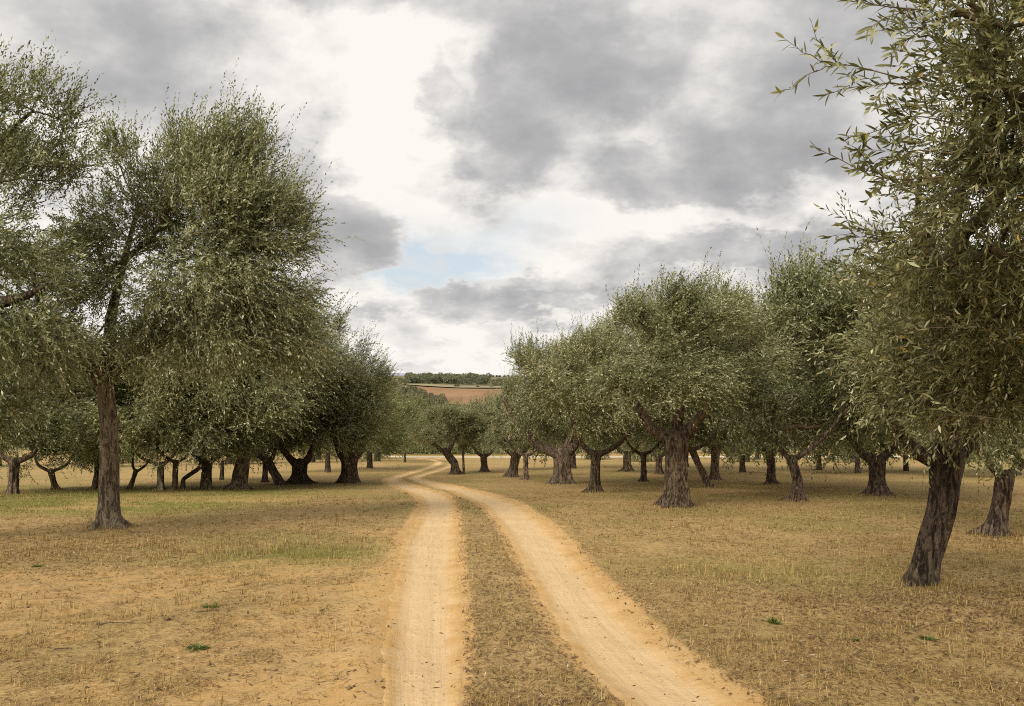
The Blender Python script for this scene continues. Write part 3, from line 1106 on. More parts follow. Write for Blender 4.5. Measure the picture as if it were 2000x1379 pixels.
olive(1396, 936, 24, 280, 120, 62, 'olive with a knotted grey trunk behind the slanting one', var=1, mat=M_BARK_PALE)
olive(1507, 946, 22, 370, 170, 62, 'olive with a straight trunk in the open middle ground', var=0, flare=.8)
olive(1555, 978, 27, 470, 200, 80, 'tall olive with a crooked thin trunk on a knobbly foot', lean=-8, kink=8, dx=105, var=3, flare=1.0, limbs=((-.6, .7), (1.1, .9)))
olive(1715, 966, 40, 430, 200, 66, 'olive with a wide low stump and a leaning prop', var=2, flare=.6, dx=10)
olive(1675, 924, 13, 230, 110, 34, 'small far olive framed between crooked and wide stumps', var=1, far=True)
olive(1944, 1045, 44, 560, 215, 110, lift=25, label= 'olive with a pale patched trunk behind the dark leaning one', lean=24, var=1, flare=.75, dx=10, limbs=((-.6, .7), (.7, .7)))
olive(1850, 930, 16, 260, 120, 36, 'far olive seen beyond the dark leaning trunk', var=0, far=True)
olive(1450, 922, 14, 240, 110, 34, 'far olive in the shaded gap behind the straight trunk', var=2, far=True)
olive(1120, 915, 12, 190, 90, 28, 'far olive behind the ancient split trunk', var=1, far=True)
olive(1340, 912, 12, 190, 90, 28, 'far olive whose trunk barely shows behind the massive one', var=0, far=True)
olive(1600, 918, 12, 220, 100, 32, 'far olive behind the tall crooked one', var=2, far=True)
olive(1985, 928, 16, 260, 120, 36, 'far olive at the outer edge behind the pale patched trunk', var=0, far=True)
olive(1770, 920, 12, 230, 110, 32, 'far olive just beyond the wide low stump', var=1, far=True)

# ------------------------------------------------------------------ trees beyond the white road
r_ = np.random.default_rng(5)
for i, (x, y, h) in enumerate([(-43, 62, 5.2), (-38, 72, 5.6), (-33, 60, 5.0), (-30, 82, 5.8), (-26, 68, 5.2), (-23, 88, 5.6), (-20, 74, 5.0), (-17.5, 90, 5.4), (-14.5, 80, 4.6),
                               (9, 88, 5.0), (14, 78, 5.2), (19, 90, 5.4), (24, 76, 5.2), (29, 88, 5.5), (34, 74, 5.3), (39, 86, 5.5), (46, 78, 5.6), (53, 88, 5.8)]):
    root = empty('olive_tree', (x, y, float(profile(y))), 'olive far back in the grove, seen only between nearer trunks', 'tree', 'olives far back in the grove')
    put_trunk(root, np.array([(0, 0, -.2), (0, 0, 0), (.1, 0, .6), (.15, 0, 1.4)]), [.36, .30, .24, .18], 10, 10, M_BARK, i, .08, .5, .06)
    c = obj('crown', FAR_CROWNS[i % 3], None, root, (0, 0, .35), kind='stuff')
    c.scale = (1.25, 1.25, (h - .35) / 4.0); c.rotation_euler = (0, 0, r_.uniform(0, 6.28))
bx = [(-52, 118, 7.0), (-44, 114, 6.5), (-37, 120, 7), (-30, 113, 6.3), (-24, 121, 7.5), (-18.5, 112, 7.4), (-14.2, 109, 8.0), (-9.5, 112, 7.6), (-5.0, 110, 7.2), (-.5, 113, 6.3), (4.5, 110, 6.0), (10, 114, 6.6),
      (16, 111, 6.3), (22, 116, 6.8), (29, 112, 6.4), (36, 118, 7), (43, 113, 6.5), (51, 117, 7), (60, 113, 6.8)]
for i, (x, y, h) in enumerate(bx):
    z = float(profile(y))
    lab = {6: 'tallest bushy tree beyond the white road, where the track runs out', 7: 'bushy tree beyond the white road, behind the curved trunk', 8: 'bushy tree beyond the white road, behind the thin straight stem',
           9: 'lower bushy tree across the road, behind the trunk past the double stems'}.get(i, 'bushy green tree in the row beyond the white road')
    root = empty('roadside_tree', (x, y, z), lab, 'tree', 'trees in the row beyond the white road')
    put_trunk(root, np.array([(0, 0, -.2), (0, 0, 0), (.1, 0, h * .12), (.15, 0, h * .25)]), [.3, .25, .2, .15], 8, 8, M_BARK, i, .06, .4, .05)
    c = obj('crown', FAR_CROWNS[i % 3], None, root, (0, 0, h * .10), kind='stuff')
    k = r_.uniform(1.15, 1.45)
    c.scale = (k, k, h * .90 / 4.1); c.rotation_euler = (0, 0, r_.uniform(0, 6.28))


def bush_mesh(name, n, rx, ry, rz, leaf, seed, nclump=12):
    r = np.random.default_rng(seed)
    u = nrm(r.normal(0, 1, (nclump, 3))); u[:, 2] = np.abs(u[:, 2])
    c = u * np.array([rx, ry, rz]) * r.uniform(.3, .8, (nclump, 1))
    k = r.integers(0, nclump, n)
    P = c[k] + r.normal(0, .22, (n, 3)) * np.array([rx, ry, rz])
    P[:, 2] = np.abs(P[:, 2])
    a = nrm(r.normal(0, 1, (n, 3))); b = nrm(np.cross(a, r.normal(0, 1, (n, 3))))
    s = leaf * r.uniform(.6, 1.3, (n, 1))
    V = np.stack([P - a * s, P + b * s * .55, P + a * s, P - b * s * .55], 1).reshape(-1, 3)
    Fq = np.arange(n * 4).reshape(n, 4)
    return mesh_np(name, V, Fq, {'tone': np.repeat(np.clip(r.normal(.5, .22, n), 0, 1), 4)})


hb = bush_mesh('hedge_foliage', 2600, 13, 1.0, 1.5, .20, 9, 60)
hb.materials.append(M_LEAF_FAR)
obj('hedge', hb, None, None, (-10, 105.8, float(profile(105.8))), label='low dark green hedge along the white road', category='hedge')

# distant wood, skyline trees and lone bushes on the hill
BUSH = []
for k in range(4):
    b_ = bush_mesh('distant_tree', 260, 3.2, 3.2, 5.2, .95, 40 + k)
    b_.materials.append(M_WOOD_FAR)
    BUSH.append(b_)


def wood_mass(name, label, pix, count, s, seed):
    """a far wood that reads as one mass"""
    r = np.random.default_rng(seed)
    Vs, Fs, Ts, o = [], [], [], 0
    x0, x1, f_top, f_bot = pix
    for i in range(count):
        px = r.uniform(x0, x1)
        py = r.uniform(f_top(px), f_bot(px))
        p = hill_pt(px, py)
        n = 110
        k = r.uniform(.7, 1.25) * s
        u = nrm(r.normal(0, 1, (n, 3))) * r.uniform(.3, 1, (n, 1)) ** .5
        P = p + np.array([0, 0, 3.4 * k]) + u * np.array([3.4, 3.4, 3.4]) * k
        a = nrm(r.normal(0, 1, (n, 3))); b = nrm(np.cross(a, r.normal(0, 1, (n, 3))))
        q = .8 * k
        V = np.stack([P - a * q, P + b * q * .6, P + a * q, P - b * q * .6], 1).reshape(-1, 3)
        Vs.append(V); Fs.append(np.arange(n * 4).reshape(n, 4) + o); o += n * 4
        Ts.append(np.repeat(np.clip(r.normal(r.uniform(.3, .7), .15, n), 0, 1), 4))
    return obj(name, mesh_np(name, np.vstack(Vs), np.vstack(Fs), {'tone': np.concatenate(Ts)}), M_WOOD_FAR, kind='stuff', label=label, category='wood')


wood_mass('distant_wood', 'grey green wood on the crest above the brown field', (795, 955, lambda x: 739.5 + .004 * (x - 795), lambda x: 749.5 if x < 900 else 752), 240, 1.0, 1)
wood_mass('scrub_wood', 'dark scrubby wood below the brown field slope', (700, 872, lambda x: 762 + max(0, x - 800) * .36, lambda x: 803), 210, .62, 2)
wood_mass('far_scrub_wood', 'loose scrub between the far fields and the grove', (960, 1240, lambda x: 747, lambda x: 756), 70, .7, 3)
wood_mass('hill_scrub_wood', 'yellowish scrub on the hill shoulder by the left trees', (640, 800, lambda x: 745, lambda x: 752), 60, .6, 4)
rs = np.random.default_rng(12)
for i, px in enumerate((950, 957, 963, 970, 976, 985, 992, 1000, 1009, 1018)):
    D = 1000.0
    p = at(px, 735, D); p[2] = float(hill_z(np.array([p[0]]), np.array([D]))[0])
    root = empty('skyline_tree', p, 'tiny dark round tree in the row on the skyline', 'tree', 'row of trees on the skyline')
    k = rs.uniform(.55, .8)
    c = obj('crown', BUSH[i % 4], None, root, (0, 0, .5), kind='stuff'); c.scale = (k, k, k * .75)
    put_trunk(root, np.array([(0, 0, -.3), (0, 0, 1.0), (.1, 0, 2.0)]), [.35, .3, .2], 6, 4, M_BARK, i, 0, .2, 0)
for i, (px, py, k, lab) in enumerate(((893, 756.5, 1.0, 'round olive green bush at the top edge of the brown field'), (932, 757.5, .62, 'small bush on the pale strip above the brown field'),
                                      (960, 758, .5, 'tiny bush at the far end of the pale strip'))):
    p = hill_pt(px, py); p[2] = float(hill_z(np.array([p[0]]), np.array([p[1]]))[0])
    o = obj('field_bush', BUSH[i], None, None, p, label=lab, category='bush'); o.scale = (k, k, k * .7)


# ------------------------------------------------------------------ the tall tree on the left
def lobe_px(px, py, rx, ry, D, rd, w, b):
    p = at(px, py, D)
    return (tuple(p - b), (rx / F * D, rd, ry / F * D), w)


def P_(pts, b):
    """photo polyline (px, py, D, radius px) -> local path and radii"""
    q = np.array([at(a[0], a[1], a[2]) - b for a in pts])
    return q, [a[3] / F * a[2] for a in pts]


def crown_parts(root, data, leaf_mat=M_LEAF):
    (V, Fq, tone), (TV, TF), (BV, BF) = data
    obj('crown', mesh_np('crown', V, Fq, {'tone': tone}), leaf_mat, root, kind='stuff')
    obj('twigs', mesh_np('twigs', TV, TF), M_TWIG, root, kind='stuff')
    obj('branches', mesh_np('branches', BV, BF, None, True), M_BRANCH, root, kind='stuff')


def tall_tree():
    b = ground_pt(212, 1030)
    b[2] = float(gz(np.array([b[0]]), np.array([b[1]]))[0])
    D = b[1]
    BASES.append((b[0], b[1], .34))
    root = empty('olive_tree', b, 'tall olive with a smooth pale straight trunk and towering crown', 'tree')
    q, rad = P_([(212, 1044, D, 25), (212, 1030, D, 23), (213, 985, D, 18.5), (214, 900, D, 16.5), (213, 820, D, 16), (206, 760, D, 15), (198, 728, D, 17), (196, 715, D, 14)], b)
    put_trunk(root, q, rad, 40, 60, M_BARK_PALE, 3, .05, .75, .07, .6)
    limbs = [
        [(197, 740, D, 14), (172, 705, D, 14), (148, 672, D - .2, 13), (122, 652, D - .4, 11), (80, 600, D - .6, 8), (60, 500, D - .8, 5)],
        [(200, 738, D, 12), (214, 690, D + .1, 12), (216, 620, D + .2, 10), (240, 520, D + .3, 6), (270, 400, D + .3, 3)],
        [(203, 742, D, 12), (235, 715, D - .1, 11), (300, 670, D - .3, 10), (370, 590, D + .1, 8), (420, 470, D + .3, 5), (450, 340, D + .3, 2.5)],
        [(230, 718, D + .3, 8), (330, 660, D + .7, 8), (440, 600, D + .9, 6), (540, 520, D + .9, 4)],
    ]
    nodes = []
    for l in limbs:
        q, rad = P_(l, b)
        put_trunk(root, q, rad, 12, 26, M_BARK, 4, .06, 0, .08, name='limb')
        nodes += [tuple(p) for p in resample(q, 7)[2:]]
    Ld = [(420, 420, 110, 115, D - .2, 1.2, 4.2), (450, 300, 65, 50, D, .7, .8), (345, 320, 55, 45, D, .7, .5), (535, 450, 50, 90, D, .8, 1.0), (530, 580, 75, 65, D - .1, 1.0, 1.4),
          (400, 570, 100, 65, D - .5, 1.2, 1.6), (250, 460, 70, 90, D - .3, .9, .50), (150, 540, 85, 65, D - .6, .9, .85), (90, 670, 80, 55, D - .8, .9, .7), (310, 660, 75, 45, D - .8, .9, .7),
          (450, 670, 85, 55, D - .6, 1.0, 1.0), (560, 660, 50, 50, D + .1, .9, .6), (225, 290, 30, 22, D, .4, .09), (260, 365, 50, 50, D - .3, .6, .22), (180, 440, 50, 40, D - .4, .5, .14)]
    lobes = [lobe_px(*l, b) for l in Ld]
    data = crown_build(lobes, nodes, 230, 11800, 13, .088, .0245, np.random.default_rng(21), up=.5, wind=WIND * .7, spread=.235, twig_r=.0026, top_shoots=.36, droopers=.16, sl=(.24, .52), tm=.45)
    crown_parts(root, data)


tall_tree()


def edge_tree():
    """tree whose trunk stands just outside the frame on the left"""
    D = 11.2
    b = at(-190, 1050, D); b[2] = float(gz(np.array([b[0]]), np.array([b[1]]))[0])
    root = empty('olive_tree', b, 'olive reaching in from the edge with a bare brown level limb', 'tree')
    q, rad = P_([(-190, 1075, D, 46), (-190, 1055, D, 40), (-185, 900, D, 27), (-180, 740, D, 24), (-170, 660, D, 20)], b)
    put_trunk(root, q, rad, 28, 36, M_BARK, 8, .08, .7, .1)
    limbs = [
        [(-175, 690, D, 18), (-120, 640, D - .3, 15), (-50, 603, D - .5, 13), (10, 589, D - .6, 11), (55, 578, D - .6, 8), (85, 560, D - .6, 3)],
        [(-172, 680, D, 16), (-140, 560, D, 13), (-90, 420, D, 10), (-20, 290, D, 6), (60, 220, D, 3)],
        [(-175, 680, D, 16), (-220, 560, D, 13), (-240, 400, D, 8), (-230, 280, D, 4)],
    ]
    nodes = []
    for l in limbs:
        q, rad = P_(l, b)
        put_trunk(root, q, rad, 12, 24, M_BARK, 5, .06, 0, .1, name='limb')
        nodes += [tuple(p) for p in resample(q, 7)[2:]]
    Ld = [(85, 240, 45, 95, D, .6, .75), (10, 250, 50, 90, D, .6, .6), (40, 380, 80, 90, D, .8, 1.0), (-60, 330, 110, 150, D, 1.0, 1.2), (120, 340, 40, 50, D, .5, .22), (60, 500, 90, 60, D - .2, .8, .8),
          (-70, 560, 130, 100, D - .4, 1.1, 1.2), (30, 660, 100, 70, D - .5, .9, 1.0), (-220, 450, 150, 220, D, 1.3, 1.3), (40, 790, 90, 60, D, .8, .8), (-100, 740, 110, 90, D, 1.0, .8)]
    lobes = [lobe_px(*l, b) for l in Ld]
    data = crown_build(lobes, nodes, 105, 4000, 14, .088, .0235, np.random.default_rng(22), up=.5, wind=WIND, spread=.20, twig_r=.0026, top_shoots=.3, droopers=.14, sl=(.22, .46), tm=.38)
    crown_parts(root, data)


edge_tree()


# ------------------------------------------------------------------ the near tree on the right
def leaf_part_mesh():
    """one olive leaf, one metre long, folded along the midrib, with thickness at the edge"""
    ts = [0, .12, .36, .62, .85, 1.0]
    ws = [.02, .075, .125, .115, .055, 0.0]
    V, Fq = [], []
    for t, w in zip(ts, ws):
        z = .10 * t * (1 - t) - .05 * t * t
        V += [(t, -w, z + w * .18), (t, 0, z), (t, w, z + w * .18)]
    for i in range(5):
        a = i * 3
        Fq += [(a, a + 3, a + 4, a + 1), (a + 1, a + 4, a + 5, a + 2)]
    return np.array(V, float), np.array(Fq)


def near_tree():
    b = ground_pt(1802, 1140)
    b[2] = float(gz(np.array([b[0]]), np.array([b[1]]))[0])
    D = b[1]
    BASES.append((b[0], b[1], .30))
    root = empty('olive_tree', b, 'near olive with a dark leaning trunk and branches overhanging the corner', 'tree')
    q, rad = P_([(1796, 1160, D, 30), (1798, 1142, D, 27), (1810, 1090, D, 23.5), (1836, 1010, D, 24.5), (1846, 950, D, 26), (1850, 900, D, 31), (1852, 872, D, 30), (1854, 858, D, 20)], b)
    put_trunk(root, q, rad, 48, 80, M_BARK, 6, .09, .26, .16, 1.5)
    limbs = [
        [(1842, 905, D, 20), (1815, 893, D, 18), (1795, 885, D - .1, 15), (1770, 862, D - .2, 11), (1730, 800, D - .4, 7), (1690, 720, D - .5, 3)],
        [(1850, 890, D, 20), (1852, 840, D, 19), (1858, 760, D - .1, 16), (1850, 640, D - .3, 12), (1860, 480, D - .7, 9), (1900, 250, D - 1.4, 6), (1930, 60, D - 2.0, 3)],
        [(1858, 900, D, 20), (1885, 868, D, 18), (1915, 820, D, 14), (1960, 720, D - .2, 11), (2000, 560, D - .6, 9), (2020, 350, D - 1.3, 6), (2000, 120, D - 2.2, 3)],
        [(1858, 760, D - .1, 11), (1830, 680, D - .6, 10), (1800, 560, D - 1.0, 8), (1790, 440, D - 1.4, 6), (1800, 300, D - 1.8, 3)],
    ]
    nodes = []
    for l in limbs:
        q, rad = P_(l, b)
        put_trunk(root, q, rad, 14, 30, M_BARK, 9, .06, 0, .1, name='limb')
        nodes += [tuple(p) for p in resample(q, 9)[2:]]
    # crown masses
    Ld = [(2000, 110, 70, 120, D - 3.5, .6, 1.6), (1930, 190, 55, 70, D - 3.5, .5, .6), (1950, 310, 70, 80, D - 3.2, .6, 1.2), (2020, 330, 70, 120, D - 3.4, .6, 1.4), (1870, 370, 45, 40, D - 3.2, .4, .25),
          (1930, 470, 85, 60, D - 2.8, .7, 1.3), (1800, 490, 55, 35, D - 2.6, .5, .3), (1820, 575, 80, 50, D - 1.6, .7, .8), (1960, 600, 110, 90, D - 2.2, .7, 1.7), (1850, 680, 100, 60, D - 1.2, .8, 1.2),
          (1950, 740, 90, 60, D - 1.6, .7, 1.0), (1740, 700, 60, 50, D - .8, .6, .45), (1850, 770, 100, 30, D - 1.0, .6, .45), (2100, 200, 120, 230, D - 3.0, .9, 1.4), (2110, 600, 120, 220, D - 2.2, .9, 1.4),
          (2060, 790, 70, 50, D - .8, .6, .4), (1960, -60, 110, 80, D - 3.4, .6, 1.0), (1850, 50, 40, 40, D - 3.6, .35, .2)]
    lobes = [lobe_px(*l, b) for l in Ld]

    def keep(c):
        # stay inside the crown's own outline: nothing left of the hanging edge
        w = c + b
        px = 1000 + F * w[:, 0] / w[:, 1]
        py = 738 - F * (w[:, 2] - EYE) / w[:, 1]
        return px > np.where(py < 430, 1850, 1690)
    hi = [l for l in lobes if l[0][1] + b[1] < D - 2.55]
    lo = [l for l in lobes if l[0][1] + b[1] >= D - 2.55]
    d1 = crown_build(hi, nodes, 100, 1250, 20, .062, .0128, np.random.default_rng(23), up=.55, fold=True, spread=.13, twig_r=.0020, top_shoots=.2, droopers=.04, sl=(.24, .44), keep=keep, tm=.34)
    d2 = crown_build(lo, nodes, 115, 2250, 20, .060, .0132, np.random.default_rng(24), up=.5, fold=True, spread=.16, twig_r=.0020, top_shoots=.16, droopers=.05, sl=(.26, .48), keep=keep, tm=.40)
    (V1, F1, t1), T1, B1 = d1
    (V2, F2, t2), T2, B2 = d2
    VV, FF = join([(V1, F1), (V2, F2)])
    crown_parts(root, ((VV, FF, np.concatenate([t1, t2])), join([T1, T2]), join([B1, B2])))
    # hanging sprays whose leaves show one by one
    LV, LF = leaf_part_mesh()
    leaf_meshes = []
    for k in range(6):
        W = LV.copy(); W[:, 1] *= .56 + .05 * k; W[:, 2] += .06 * (k - 2.5) * LV[:, 0] ** 2
        me = mesh_np('leaf', W, LF, {'tone': np.full(len(W), (.04, .12, .22, .34, .52, .80)[k])}, True)
        me.materials.append(M_LEAF)
        leaf_meshes.append(me)
    rr = np.random.default_rng(31)
    N_D = D - 4.3
    sprays = [
        # main stem pixel polyline, side shoots (t along stem, tip px), depth
        ([(1790, 160), (1720, 142), (1668, 128), (1625, 124)], N_D, [((1620, 126), (1586, 48)), ((1622, 126), (1532, 75)), ((1610, 130), (1518, 190)), ((1640, 127), (1606, 88))]),
        ([(1800, 175), (1740, 160), (1680, 172)], N_D, [((1690, 170), (1610, 188)), ((1720, 160), (1650, 150)), ((1740, 162), (1700, 208))]),
        ([(1810, 20), (1740, 14), (1660, 2)], N_D, [((1770, 17), (1690, 60)), ((1700, 8), (1650, -10)), ((1780, 18), (1745, 62))]),
        ([(1850, 30), (1800, 60), (1750, 90)], N_D + .2, [((1790, 66), (1690, 72)), ((1770, 78), (1735, 112)), ((1800, 60), (1720, 40))]),
        ([(1860, 240), (1790, 225), (1720, 250)], N_D + .1, [((1750, 238), (1645, 268)), ((1780, 228), (1700, 205)), ((1800, 226), (1740, 280))]),
        ([(1840, 345), (1760, 352), (1700, 345), (1640, 310), (1590, 288)], N_D, [((1700, 345), (1650, 275)), ((1660, 322), (1690, 270)), ((1720, 348), (1690, 395)), ((1740, 350), (1660, 330))]),
        ([(1860, 300), (1790, 292), (1730, 320)], N_D + .1, [((1760, 305), (1680, 330)), ((1780, 295), (1720, 268))]),
        ([(1850, 450), (1760, 462), (1690, 470)], N_D + .3, [((1710, 468), (1612, 462)), ((1740, 464), (1640, 440)), ((1720, 468), (1660, 500)), ((1780, 460), (1720, 420))]),
        ([(1850, 520), (1780, 530), (1720, 545)], N_D + .6, [((1740, 540), (1640, 545)), ((1770, 532), (1690, 500))]),
        ([(1900, 640), (1800, 640), (1740, 660)], N_D + .8, [((1770, 650), (1670, 640)), ((1800, 640), (1730, 610)), ((1760, 655), (1690, 690))]),
        ([(1960, 820), (1880, 810), (1830, 800)], N_D + 1.0, [((1850, 804), (1770, 900)), ((1880, 810), (1800, 770)), ((1840, 800), (1750, 820))]),
        ([(1880, 760), (1780, 790), (1700, 760)], N_D + 1.4, [((1740, 776), (1640, 860)), ((1720, 768), (1630, 790)), ((1760, 785), (1680, 830))]),
    ]
    total = 0
    rest = []
    for stem, Ds, shoots in sprays:
        S = resample(np.array([at(p[0], p[1], Ds + .06 * i) - b for i, p in enumerate(stem)]), 14)
        parts = [tube(S, np.linspace(.0036, .0018, 14), 6)]
        lines = [S[6:]]
        for a0, a1 in shoots:
            p0 = at(a0[0], a0[1], Ds + .08) - b; p1 = at(a1[0], a1[1], Ds - rr.uniform(0, .25)) - b
            p0 = S[np.linalg.norm(S - p0, axis=1).argmin()]
            C = curve_pts(p0, p1, 10, rr.uniform(-.06, .08), .012, rr)
            parts.append(tube(C, np.linspace(.0026, .0009, 10), 5, cap=False))
            lines.append(C[1:])
        V, Fq = join(parts)
        br = obj('branch', mesh_np('branch', V, Fq, None, True), M_BRANCH, root)
        for C in lines:
            Ln = np.linalg.norm(np.diff(C, axis=0), axis=1).sum()
            m = int(np.clip(Ln / .011, 6, 14))
            if total + m > 298:
                rest.append(C)
                continue
            Q = resample(C, m + 1)[1:]
            T = nrm(np.gradient(Q, axis=0))
            ph = rr.uniform(0, 6.28)
            for i in range(m):
                a, c = rot_frame(T[i])
                last = i == m - 1
                th = ph + (i // 2) * 1.57 + (i % 2) * 3.14 + rr.normal(0, .3)
                side = a * math.cos(th) + c * math.sin(th)
                phi = .15 if last else rr.normal(.75, .2)
                ld = T[i] * math.cos(phi) + side * math.sin(phi); ld /= np.linalg.norm(ld)
                nn = T[i] * math.sin(phi) - side * math.cos(phi) + rr.normal(0, .35, 3) + np.array([0, 0, .35])
                yv = np.cross(nn, ld); yv /= np.linalg.norm(yv)
                nn = np.cross(ld, yv)
                ln = rr.uniform(.052, .078)
                M = Matrix(((ld[0] * ln, yv[0] * ln, nn[0] * ln, Q[i][0]), (ld[1] * ln, yv[1] * ln, nn[1] * ln, Q[i][1]), (ld[2] * ln, yv[2] * ln, nn[2] * ln, Q[i][2]), (0, 0, 0, 1)))
                o = bpy.data.objects.new('leaf', leaf_meshes[rr.integers(0, 6)])
                COL.objects.link(o); o.parent = br; o.matrix_basis = M
                total += 1
    # the sprays in front of the crown carry their leaves as one mass
    P0 = np.array([C[0] for C in rest]); Dv = np.array([C[-1] - C[0] for C in rest])
    Ls = np.linalg.norm(Dv, axis=1)
    # more shoots reaching out of the crown's open side
    ex0, ex1 = [], []
    for i in range(95):
        y0 = rr.uniform(-40, 560) if i < 75 else rr.uniform(560, 760)
        x0 = rr.uniform(1790, 1900) + (40 if y0 < 200 else 0) - (60 if y0 > 420 else 0)
        dd = N_D + rr.uniform(0, .9) + max(0, y0 - 420) * .004
        p0 = at(x0, y0, dd) - b
        p1 = at(x0 - rr.uniform(50, 135), y0 + rr.uniform(-75, 60), dd - rr.uniform(-.1, .3)) - b
        ex0.append(p0); ex1.append(p1)
    ex0, ex1 = np.array(ex0), np.array(ex1)
    V2, F2 = twigs_on(ex0[:, None] + (ex1 - ex0)[:, None] * np.linspace(.1, 1, 14)[None, :, None], ex0, .0018, 3)
    obj('twigs', mesh_np('twigs', V2, F2), M_BRANCH, root, kind='stuff')
    P0 = np.vstack([P0, ex0]); Dv = np.vstack([Dv, ex1 - ex0]); Ls = np.linalg.norm(Dv, axis=1)
    V, Fq, tone, pos = leaves_on(P0, nrm(Dv), Ls, 14, .070, .0145, np.full(len(P0), 0.0), rr, True, None, .28)
    obj('foliage', mesh_np('foliage', V, Fq, {'tone': tone}), M_LEAF, root, kind='stuff')


near_tree()


# ------------------------------------------------------------------ grass, straw and litter
def scatter_xy(n, r, y0=2.6, y1=46.0, wide=.80):
    y = np.exp(r.uniform(math.log(y0), math.log(y1), n))
    x = r.uniform(-1, 1, n) * (y * wide + 2.2)
    return x, y


def build_grass():
    r = np.random.default_rng(61)
    x, y = scatter_xy(820000, r)
    rd = rut_fast(x, y)
    bare, green = ground_masks(x, y, rd)
    cl = fbm(x * 2.6, y * 2.6, 0, 3, 71)
    cl2 = fbm(x * 9, y * 9, 0, 2, 72)
    tall = np.exp(-(((x + 4.6) / 2.6) ** 2 + ((y - 10.4) / .9) ** 2)) + .7 * np.exp(-(((x - 2.9) / 1.3) ** 2 + ((y - 8.4) / .7) ** 2))
    tall = tall * sstep(.30, .62, cl)
    dens = (1 - .90 * bare) ** 1.7 * (.30 + 1.2 * sstep(.42, .62, cl)) * (.45 + sstep(.35, .7, cl2)) + .20 * green + .45 * tall
    dens = np.where(rd < 1.0 + .25 * (cl2 - .3), .008, dens)
    k = r.random(len(x)) < np.clip(dens, 0, 1)
    x, y, green, bare, rd, tall = (q[k] for q in (x, y, green, bare, rd, tall))
    # tufts round the trunk feet
    ext = []
    for bx_, by_, bw_ in BASES:
        if by_ < 32:
            q = int(900 * min(1, 14 / by_)); a_ = r.uniform(0, 6.283, q); rr_ = bw_ * (.50 + np.abs(r.normal(0, .55, q)))
            ext.append(np.stack([bx_ + rr_ * np.cos(a_), by_ + rr_ * np.sin(a_)], 1))
    # scattered dry tufts
    tx, ty = scatter_xy(5200, r, 3.4, 24)
    td = rut_fast(tx, ty); tb, _ = ground_masks(tx, ty, td)
    ok = (td > 1.25) & (r.random(len(tx)) < (1.05 - tb) * (.15 + 1.2 * sstep(.48, .64, fbm(tx * .9, ty * .9, 0, 3, 78))))
    tx, ty = tx[ok], ty[ok]
    ext.append(np.stack([np.repeat(tx, 22) + r.normal(0, .028, len(tx) * 22), np.repeat(ty, 22) + r.normal(0, .028, len(tx) * 22)], 1))
    ext = np.vstack(ext); ne = len(ext)
    x = np.r_[x, ext[:, 0]]; y = np.r_[y, ext[:, 1]]; green = np.r_[green, np.full(ne, .12)]; tall = np.r_[tall, np.full(ne, .8)]; rd = rut_fast(x, y)
    n = len(x)
    z = gz(x, y, rd)
    flat = r.random(n) < .84 - .4 * green - .5 * tall
    h = np.where(flat, r.uniform(.002, .014, n), r.uniform(.012, .05, n) * (1 + 1.8 * tall * r.random(n))) * (1 + .4 * green)
    run = np.where(flat, r.uniform(.02, .10, n), r.uniform(.005, .04, n))
    az = r.uniform(0, 6.283, n)
    w = r.uniform(.0012, .0030, n) * np.clip(y / 6, 1, 3.2)
    dx, dy = np.cos(az), np.sin(az)
    B = np.stack([x, y, z], 1)
    Dv = np.stack([dx, dy, 0 * dx], 1); Wv = np.stack([-dy, dx, 0 * dx], 1)
    tp = B + Dv * run[:, None] + np.array([0, 0, 1]) * h[:, None]
    V = np.stack([B - Wv * w[:, None], B + Wv * w[:, None], tp], 1)
    V[:, :2, 2] += np.where(flat, .003, -.004)[:, None]
    tone = np.clip(r.normal(.48, .30, n) - .03 * sstep(.5, 2.5, x) - .25 * (fbm(x * 5, y * 5, 0, 2, 73) - .5), 0, .8)
    gr = r.random(n) < green * .7 + .02
    tone[gr] = r.uniform(.86, 1.0, gr.sum())
    obj('dry_grass', mesh_np('dry_grass', V.reshape(-1, 3), np.arange(n * 3).reshape(n, 3), {'tone': np.repeat(tone, 3)}), M_GRASS, kind='stuff', label='short dry straw and thin grass over the grove floor', category='grass')
    print('grass blades', n)


build_grass()


